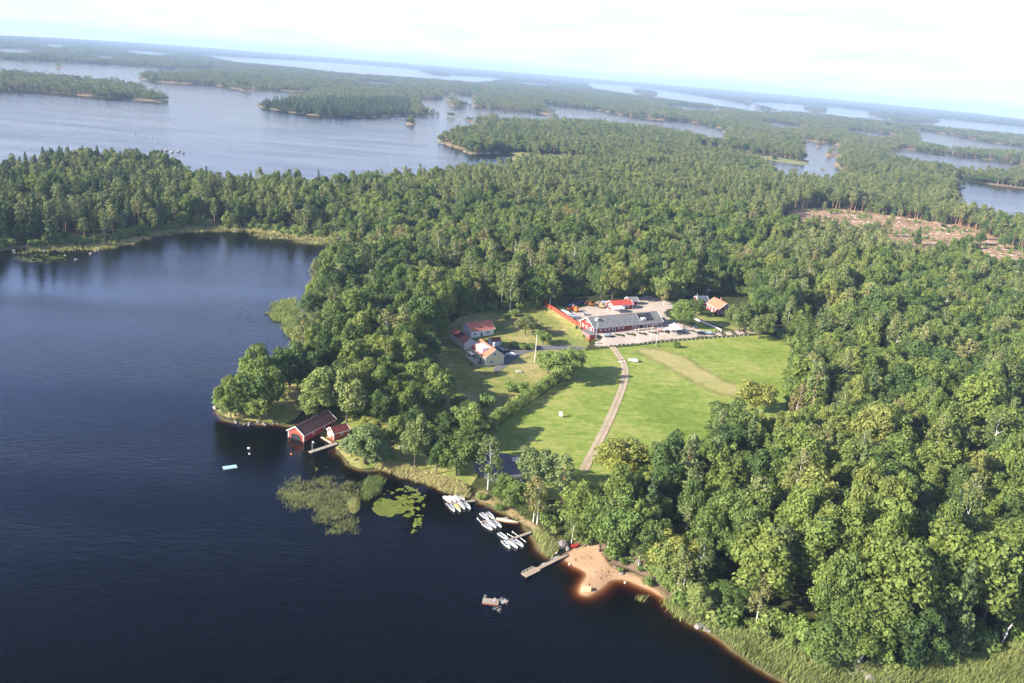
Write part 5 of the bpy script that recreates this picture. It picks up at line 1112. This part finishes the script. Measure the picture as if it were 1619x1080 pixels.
def pole(px, h, r, lab, name='flagpole', flag=None, z=None, top=None):
    p = T(*px) if z is None else Vector((*G(px[0], px[1], z), z)); e = empty(name, p, 0, lab, name.replace('_', ' '))
    MB().tube([(0,0,-.3 if z is None else 0),(0,0,h)], [r, r*.6], 8).build('shaft', WHITE, e); MB().tube([(0,0,h),(0,0,h+.15)], [r*1.4, r*.8], 8).build('finial', WHITE, e)
    if flag: MB().box(.06, -.02, h-1.0, 1.5, .02, h-.1).build('flag', flag, e)
    if top: MB().tube([(0,0,h-.1),(.35,-.1,h-.15),(.6,-.2,h-.4)], [.06,.16,.2], 8).build('lamp_head', WHITE, e)
    return e
pole((493.5,714.5), 3.8, .07, 'white lamp pole at the outer end of the hut jetty', 'lamp_pole', None, .55, True)
pole((845,573), 12.8, .16, 'tall white flagpole on the lawn below the driveway')
pole(zb(425,772), 8.5, .09, 'white flagpole at the corner of the long barn'); pole(zb(1080,850), 8.3, .09, 'white flagpole leftmost of three along the gravel yard'); pole(zb(1297,800), 8.2, .09, 'white flagpole in the middle of three along the gravel yard'); pole(zb(1385,872), 8.0, .09, 'white flagpole rightmost of three along the gravel yard')
pole(zc(540,352), 6.8, .12, 'thick white pole left of the dark weathered shed'); pole((1117,470), 5.0, .07, 'short flagpole with white flag at the forest edge behind the cottage', 'flagpole', CANVAS); pole(zc(515,500), 1.6, .1, 'stubby white post on the cottage lawn', 'post')
# ------------------------------------------------------------------ fences and posts
def fence(px, h, mat, label, name='wooden_fence', pitch=2.4):
    P = [T(*q) for q in px]; e = empty(name, P[0], 0, label, 'fence'); b = MB(); c = MB(); O = P[0]
    for p, q in zip(P, P[1:]):
        n = max(1, round((q-p).length/pitch))
        for i in range(n):
            a = p.lerp(q, i/n)-O; d = p.lerp(q, (i+1)/n)-O; b.bar(a+Vector((0,0,h/2)), d+Vector((0,0,h/2)), .06, h*.94)
            c.box(a.x-.07, a.y-.07, a.z-.2, a.x+.07, a.y+.07, a.z+h+.06)
            b.bar(a+Vector((0,0,h)), d+Vector((0,0,h)), .16, .06)
    b.build('boards', mat, e); c.build('posts', mat, e); return e
fence([(848,474),(856,479),(864,484.5),(888,500),(911,514.5),(917,515)], 2.2, REDF, 'long red board fence running from the wood to the barn gable')
fence([zc(505,590), zc(620,640), zc(740,690), zc(860,740), zc(975,798)], 1.0, WHITE, 'low white fence from the marquee tree down to the gravel lane')
def posts(pts, label, group, h=.75, mat=None):
    b = MB().box(-.075, -.075, -.2, .075, .075, h); b.add([(-.09,-.09,h),(.09,-.09,h),(.09,.09,h),(-.09,.09,h),(0,0,h+.1)], [(3,2,1,0),(0,1,4),(1,2,4),(2,3,4),(3,0,4)]); me = b.mesh('fence_post', mat or WHITE)
    for q in pts:
        o = bpy.data.objects.new('fence_post', me); COL.objects.link(o); o.location = T(*q); tag(o, label, 'post', group)
posts([(948+i*6.9, 549-(i*6.9)*.077) for i in range(35)], 'short white post in the row between the gravel lane and the meadow', 'white posts along the lane')
posts([zc(540+i*62, 806) for i in range(8)], 'short white post in the row at the foot of the small green', 'white posts round the small green')
posts([(1000+i*9, 560+i*6) for i in range(14)], 'small post of the wire fence crossing the dry grass', 'posts across the dry field', .6, GREYW)
posts([(1085+i*11, 561+i*4.6) for i in range(13)], 'small post of the wire fence across the upper meadow', 'posts across the upper meadow', .6, GREYW)
# ------------------------------------------------------------------ cars
def car_proto(mat, label, est=True):
    e = empty('parked_car', (0,0,0), 0, label, 'car'); L_, W_ = 4.3, 1.72
    pr = [(-2.15,.35),(-2.15,.78),(-2.05,.88),(-1.05,.92),(-.35,1.38) if est else (-.5,1.36),(1.1,1.42),(1.75,1.2) if not est else (1.95,1.32),(2.12,.88),(2.15,.35)]
    b = MB(); n = len(pr)
    hw_ = [W_/2 if z < 1 else W_/2*.82 for x, z in pr]
    v = [(x, -w, z) for (x, z), w in zip(pr, hw_)]+[(x, w, z) for (x, z), w in zip(pr, hw_)]
    b.add(v, [(i, i+1, n+i+1, n+i) for i in range(n-1)][::1]+[tuple(range(n))[::-1], tuple(range(n, 2*n)), (n-1, 0, n, 2*n-1)])
    b.build('body', mat, e)
    g = MB(); s = W_/2*.86+.03
    for sg in (-1, 1):
        q = [(-.92, sg*(W_/2-.02), .96), (1.85, sg*(W_/2-.02), .96), (1.55, sg*s*.97, 1.27), (-.35, sg*s*.97, 1.27)]; g.add(q, [(0,1,2,3) if sg < 0 else (3,2,1,0)])
    g.add([(-1.02,-.66,.955),(-1.02,.66,.955),(-.43,.6,1.34),(-.43,-.6,1.34)], [(3,2,1,0)]); g.add([(2.13,-.62,.96),(2.13,.62,.96),(2.0,.56,1.24),(2.0,-.56,1.24)], [(0,1,2,3)])
    g.build('windows', GLASS, e)
    for x in (-1.35, 1.3):
        for y in (-.8, .8):
            w = MB().tube([(x, y-.1, .32), (x, y+.1, .32)], .32, 12).build('wheel', BLACK, e)
    for y in (-.6, .6): MB().box(-2.18, y-.14, .6, -2.14, y+.14, .74).build('headlight', WHITE, e)
    return e
SIL = M('silver_car_paint', (.62,.64,.66), .3, .5, spec=.5); WCP = M('white_car_paint', (.82,.82,.82), .3, spec=.5); BCP = M('black_car_paint', (.025,.027,.03), .25, spec=.5); BLU = M('blue_car_paint', (.08,.14,.30), .3, spec=.5); RCP = M('red_car_paint', (.4,.04,.03), .3, spec=.5)
for q, a, m, lab in ((zb(605,730), 25, SIL, 'silver car parked in front of the long barn near the annex'), (zb(1550,645), 40, SIL, 'silver blue car parked left of the white marquee'), (zb(1495,480), 70, BCP, 'dark car in the shade at the right end of the long barn'),
   (zc(615,845), 12, BCP, 'black car parked on the gravel lane by the small green'), (zc(745,850), 12, SIL, 'silver car behind the black one on the gravel lane'), (zc(610,425), 20, BCP, 'black car in tree shade left of the cottage'),
   (zy(985,590), -50, BLU, 'blue car tight against the yellow house'), (zy(1080,620), 20, BCP, 'dark car on the driveway behind the white one'), (zy(1160,675), 5, WCP, 'white car on the driveway by the yellow house'),
   ((1001,572), -15, WCP, 'white car standing on the meadow right of the dirt track'), ((905,484.5), 30, BLU, 'blue car in shade at the back of the machine yard'), ((916,481), 60, DBLUE, 'dark blue car under the trees behind the machine yard'), ((953,479.5), 10, WCP, 'white car left of the red roofed shed')):
    p = T(*q); e = car_proto(m, lab, rnd.random() < .6); e.location = p+Vector((0,0,.12)); e.rotation_euler = (0, 0, rad_(a)); e['group'] = 'cars parked around the farm'
# ------------------------------------------------------------------ yard things
def pagoda(q, w, lab):
    p = T(*q); e = empty('marquee', p, rad_(30), lab, 'tent'); b = MB(); h = w/2
    k = [(-h,-h,2.3),(h,-h,2.3),(h,h,2.3),(-h,h,2.3)]; m = [(x*.45, y*.45, 2.95) for x, y, _ in k]; t = (0,0,4.0)
    b.add(k+m+[t], [(0,1,5,4),(1,2,6,5),(2,3,7,6),(3,0,4,7),(4,5,8),(5,6,8),(6,7,8),(7,4,8)]); b.add([(x,y,2.0) for x,y,_ in k]+k, [(0,1,5,4),(1,2,6,5),(2,3,7,6),(3,0,4,7)]); b.build('canopy', CANVAS, e)
    for x, y, _ in k: MB().box(x*.97-.05, y*.97-.05, 0, x*.97+.05, y*.97+.05, 2.3).build('pole', WHITE, e)
pagoda(zc(205,815), 4.6, 'larger white peaked marquee on the gravel yard'); pagoda(zc(120,825), 4.2, 'white peaked marquee left of the larger one'); pagoda(zc(165,775), 4.0, 'white peaked marquee behind the other two')
def picnic(q, a, lab, grp=None, mat=WOODP, L_=2.4):
    e = empty('picnic_table', T(*q)+Vector((0,0,.13)), rad_(a), lab, 'picnic table', grp)
    MB().box(-L_/2,-.4,.70,L_/2,.4,.76).build('table_top', mat, e)
    for s in (-1, 1): MB().box(-L_/2, s*.75-.14, .42, L_/2, s*.75+.14, .47).build('bench', mat, e)
    for x in (-L_/2+.3, L_/2-.3): MB().bar((x,-.8,0),(x,-.25,.7),.08,.08).bar((x,.8,0),(x,.25,.7),.08,.08).bar((x,-.85,.4),(x,.85,.4),.06,.08).build('leg', mat, e)
for i, v in enumerate((1070, 1135, 1200, 1265, 1330)): picnic(zb(v, 640-i*7), 31, 'pale picnic table in the row in front of the long barn', 'picnic tables by the barn')
for i, v in enumerate((1400, 1460)): picnic(zb(v, 655-i*5), 31, 'reddish bench table in the row beside the car by the marquee', 'reddish tables by the marquee', M('red_stained_wood',(.55,.2,.14),.8))
picnic(zc(520, 745), 20, 'white garden table on the ground right of the marquee', None, WHITE); picnic(zy(1290, 965), 15, 'white garden bench table on the dry lawn below the driveway', None, WHITE)
picnic(zb(455, 845), 31, 'white garden table by the lane in front of the barn annex', None, WHITE); picnic((1018,884), 30, 'pale picnic table under the trees behind the beach')
picnic((1007,893), 60, 'grey picnic table in the shade at the back of the beach', None, WOOD); picnic((1038,916), 20, 'grey picnic table beside the bushes on the beach bank', None, WOOD)
def digger(q, a, mat, lab):
    e = empty('digger', T(*q)+Vector((0,0,.12)), rad_(a), lab, 'digger')
    for s in (-1, 1): MB().box(-1.4, s*.9-.25, 0, 1.4, s*.9+.25, .6).build('track', BLACK, e)
    MB().box(-1.5,-.95,.65,1.2,.95,1.5).build('body', mat, e); c = MB().box(-.1,-.85,1.5,1.2,.1,2.7).build('cab', mat, e); MB().box(1.2,-.75,1.7,1.23,.0,2.5).box(.1,-.88,1.7,1.1,-.85,2.5).build('windows', GLASS, c)
    MB().bar((1.0,.4,1.3),(2.8,.4,3.2),.3,.35).bar((2.8,.4,3.2),(4.0,.4,1.4),.25,.3).build('arm', mat, e); MB().box(3.6,.0,.7,4.3,.8,1.4).build('bucket', BLACK, e)
digger((934.5,484), 200, ORANGE, 'orange digger standing alone in the machine yard'); digger((951,487), 160, M('tan_machine_paint',(.50,.30,.12),.6), 'tan digger left of the red roofed shed'); digger((911,493.5), 120, ORANGE, 'orange digger among boats by the red fence')
def tarp_boat(q, a, mat, lab):
    e = make_boat(lab, mat, False, 5.6, 2.0); e.location = T(*q)+Vector((0,0,.75)); e.rotation_euler = (0,0,rad_(a)); MB().box(-1.8,-.5,-.75,-1.6,.5,-.1).box(1.2,-.5,-.75,1.4,.5,.0).build('trestle', WOOD, e)
tarp_boat((905,502), -30, BLUET, 'boat under bright blue tarpaulin behind the red fence'); tarp_boat((894,495.5), -50, CYANT, 'boat under pale cyan tarpaulin behind the red fence'); tarp_boat((899,499), -50, CANVAS, 'boat under white tarpaulin between the cyan and blue ones'); tarp_boat((911,505), 20, DBLUE, 'boat under dark blue tarpaulin nearest the barn gable')
def trailer(q, a, mat, lab, sc=1):
    e = empty('trailer', T(*q)+Vector((0,0,.12)), rad_(a), lab, 'trailer'); b = MB().box(-1.6,-.9,.5,1.6,.9,.6).box(-1.6,-.9,.6,1.6,-.82,1.2).box(-1.6,.82,.6,1.6,.9,1.2).box(-1.6,-.82,.6,-1.52,.82,1.2).box(1.52,-.82,.6,1.6,.82,1.2); b.build('bed', mat, e)
    e.scale = (sc,)*3
    for y in (-1.02, .92): MB().tube([(0,y,.35),(0,y+.12,.35)], .35, 12).build('wheel', BLACK, e)
    MB().bar((1.6,0,.55),(2.9,0,.45),.1,.1).build('drawbar', BLACK, e)
trailer((902,491), 20, RCP, 'red trailer at the left of the machine yard'); trailer((925,499), 30, SIL, 'grey trailer beside the barn gable roof'); trailer((945,481), 80, SIL, 'grey trailer behind the tan digger')
trailer((817,731), 10, WHITE, 'small white trailer on the shaded parking place'); trailer((981,574), 10, WHITE, 'white cart on the dirt track beside the people', .55)
# board in the meadow, box, small boat on the beach
p = T(886, 660); e = empty('notice_board', p, rad_(-25), 'small white upright board alone on the lower meadow', 'board'); MB().box(-.65,-.05,.6,.65,.05,2.4).build('panel', CREAM, e)
for x in (-.55, .55): MB().box(x-.05,.06,0,x+.05,.15,2.3).build('post', WHITE, e)
p = zp(915, 660); e = empty('storage_box', (p[0], p[1], .35), rad_(8), 'pale yellow wooden box on the tip of the sand spit', 'box'); MB().box(-1.1,-.5,-.3,1.1,.5,.45).build('body', M('pale_yellow_wood',(.72,.62,.36),.8), e); MB().box(-1.16,-.56,.45,1.16,.56,.55).build('lid', M('pale_yellow_wood'), e)
e = make_boat('small red boat upside down on the sand beside the boulder', RCP, False, 2.6, 1.2, hullm=RCP); e.location = T(910,865)+Vector((0,0,.1)); e.rotation_euler = (0,0,rad_(30))

# ------------------------------------------------------------------ people
def person(loc, rz, J, E_, cloth, label, hair=True, sc=1.):
    """one skinned body over a jointed skeleton; J joints {name: (pos, radius)}, E_ edges"""
    me = bpy.data.meshes.new('body'); names = list(J); idx = {n: i for i, n in enumerate(names)}
    me.from_pydata([J[n][0] for n in names], [(idx[a], idx[b]) for a, b in E_], [])
    o = bpy.data.objects.new('person', me); COL.objects.link(o); me.materials.append(SKIN)
    sk = o.modifiers.new('skin', 'SKIN'); 
    for i, n in enumerate(names): r = J[n][1]; me.skin_vertices[0].data[i].radius = (r, r)
    me.skin_vertices[0].data[idx['pelvis']].use_root = True
    ss = o.modifiers.new('sub', 'SUBSURF'); ss.levels = 1; ss.render_levels = 1
    o.location = loc; o.rotation_euler = (0, 0, rz); o.scale = (sc,)*3; tag(o, label, 'person')
    def piece(nm, pts, mat):
        b = MB(); 
        for pp, rr in pts: b.tube(pp, rr, 10)
        b.build(nm, mat, o, True)
    for nm, pts, mat in cloth(J): piece(nm, pts, mat)
    h = Vector(J['head'][0]); b = MB().tube([h+Vector((0,.03,-.06)), h+Vector((0,.03,.02)), h+Vector((0,.02,.09)), h+Vector((0,.01,.125))], [.085,.108,.088,.02], 10); b.build('hair', M('brown_hair',(.10,.06,.035),.8), o, True)
    return o
def standing(armup=0.):
    J = {'pelvis':((0,0,.95),.13),'belly':((0,0,1.12),.125),'chest':((0,0,1.32),.15),'neck':((0,0,1.48),.055),'chin':((0,-.01,1.56),.07),'head':((0,-.01,1.65),.10),'nose':((0,-.105,1.63),.014)}
    E_ = [('pelvis','belly'),('belly','chest'),('chest','neck'),('neck','chin'),('chin','head'),('head','nose')]
    for s, n in ((-1,'l'),(1,'r')):
        J.update({n+'sh':((s*.19,0,1.4),.06),n+'el':((s*.27,-.02-armup*.2,1.14),.042),n+'wr':((s*.26,-.12-armup*.2,.9+armup*.4),.027),n+'pm':((s*.26,-.14-armup*.25,.83+armup*.4),.03),
                  n+'hip':((s*.09,0,.88),.095),n+'kn':((s*.1,-.03,.5),.06),n+'an':((s*.1,.01,.1),.042),n+'to':((s*.11,-.16,.04),.035)})
        E_ += [('chest',n+'sh'),(n+'sh',n+'el'),(n+'el',n+'wr'),(n+'wr',n+'pm'),('pelvis',n+'hip'),(n+'hip',n+'kn'),(n+'kn',n+'an'),(n+'an',n+'to')]
        for k in range(5):
            J[f'{n}f{k}'] = ((s*(.26+.0), -.165-armup*.25+.016*k, .745+armup*.4+.008*abs(k-2)), .009); E_.append((n+'pm', f'{n}f{k}'))
    return J, E_
def clothes(top, bot):
    def f(J):
        out = [('shirt', [([J['pelvis'][0], J['belly'][0], J['chest'][0], (0,0,1.45)], [.165,.16,.185,.09])]+[([J[n+'sh'][0], Vector(J[n+'sh'][0]).lerp(Vector(J[n+'el'][0]), .7)], [.08,.06]) for n in 'lr'], top)]
        out.append(('trousers', [([J[n+'hip'][0], J[n+'kn'][0], Vector(J[n+'kn'][0]).lerp(Vector(J[n+'an'][0]), .8)], [.125,.085,.07]) for n in 'lr'], bot)); return out
    return f
CW = M('white_cotton', (.8,.79,.77), .9); CD = M('dark_cotton', (.05,.06,.1), .9); CR = M('pink_cotton', (.55,.22,.22), .9)
J, E_ = standing(); 
person(T(977.5,573), 1.0, J, E_, clothes(CR, CD), 'person in pinkish top leftmost in the small group on the dirt track')
person(T(983,571)+Vector((0,1,0)), 2.5, J, E_, clothes(CW, CD), 'person in white top behind the white cart on the dirt track')
person(T(987,575), -1.2, J, E_, clothes(CW, CR), 'person in white top and pink trousers right of the white cart')
q = zp(568, 292); person(Vector((q[0], q[1], .58)), .6, J, E_, clothes(CW, CD), 'person in white standing on the swimming pier beside the canoes')
J, E_ = standing(1.); q = zr(672, 520, .36); person(Vector((q[0], q[1], .36)), .8, J, E_, clothes(CW, CW), 'person in white standing on the bathing raft', sc=.85)
# swimmer: same skeleton laid forward in the water
sw = person(Vector((*zr(880, 540), -.10)), -1.2, J, E_, lambda J_: [], 'swimmer lying on the water amid white splashes beside the raft'); sw.rotation_euler = (rad_(-78), 0, -1.1)
g = np.random.default_rng(4)
def foam(name, c, n, sx, sy, lab):
    b = MB()
    for i in range(n):
        x, y = c[0]+g.normal()*sx, c[1]+g.normal()*sy; r = g.uniform(.03, .13); z = g.uniform(.02, .1); a = g.uniform(0, 6)
        b.add([(x+r*math.cos(a+t*1.57)*(1 if t % 2 else .5), y+r*math.sin(a+t*1.57)*(1 if t % 2 else .5), z+g.uniform(0,.05)) for t in range(4)]+[(x, y, z+r)], [(0,1,4),(1,2,4),(2,3,4),(3,0,4)])
    tag(b.build(name, WHITE), lab, kind='stuff')
foam('foam', zr(905, 500), 160, .55, .55, 'white splash round the swimmer beside the raft'); foam('foam', zr(730, 700), 45, .6, .55, 'broken light foam on the water below the raft')
# felled wood on the clearing
def brash():
    g = np.random.default_rng(9); P = PT([(1245,333),(1329,332),(1407,342),(1510,356),(1619,398),(1690,430),(1619,436),(1530,418),(1420,392),(1300,358)]); a = np.array(P); n = 2600
    x = g.uniform(a[:,0].min(), a[:,0].max(), n*3); y = g.uniform(a[:,1].min(), a[:,1].max(), n*3); k = (poly_sd(x, y, segs(P)) < -4) & (vnoise(x/16, y/9, 77) > .38); x, y = x[k][:n], y[k][:n]; z = height(x, y)+.55; b = MB()
    for i in range(len(x)):
        an = g.uniform(0, 3.14); L_ = g.uniform(1, 4.5); r = g.uniform(.08, .24); d = Vector((math.cos(an)*L_/2, math.sin(an)*L_/2, 0)); c = Vector((x[i], y[i], z[i]+r)); b.bar(c-d, c+d, r*2, r*2, int(g.random() < .12))
    tag(b.build('felled_wood', [M('brash_wood',(.40,.27,.2),.95, col2=(.2,.14,.1), scale=.2), M('pale_cut_wood',(.66,.56,.46),.9)]), 'stumps, cut logs and branches strewn over the felled clearing', kind='stuff')
brash()
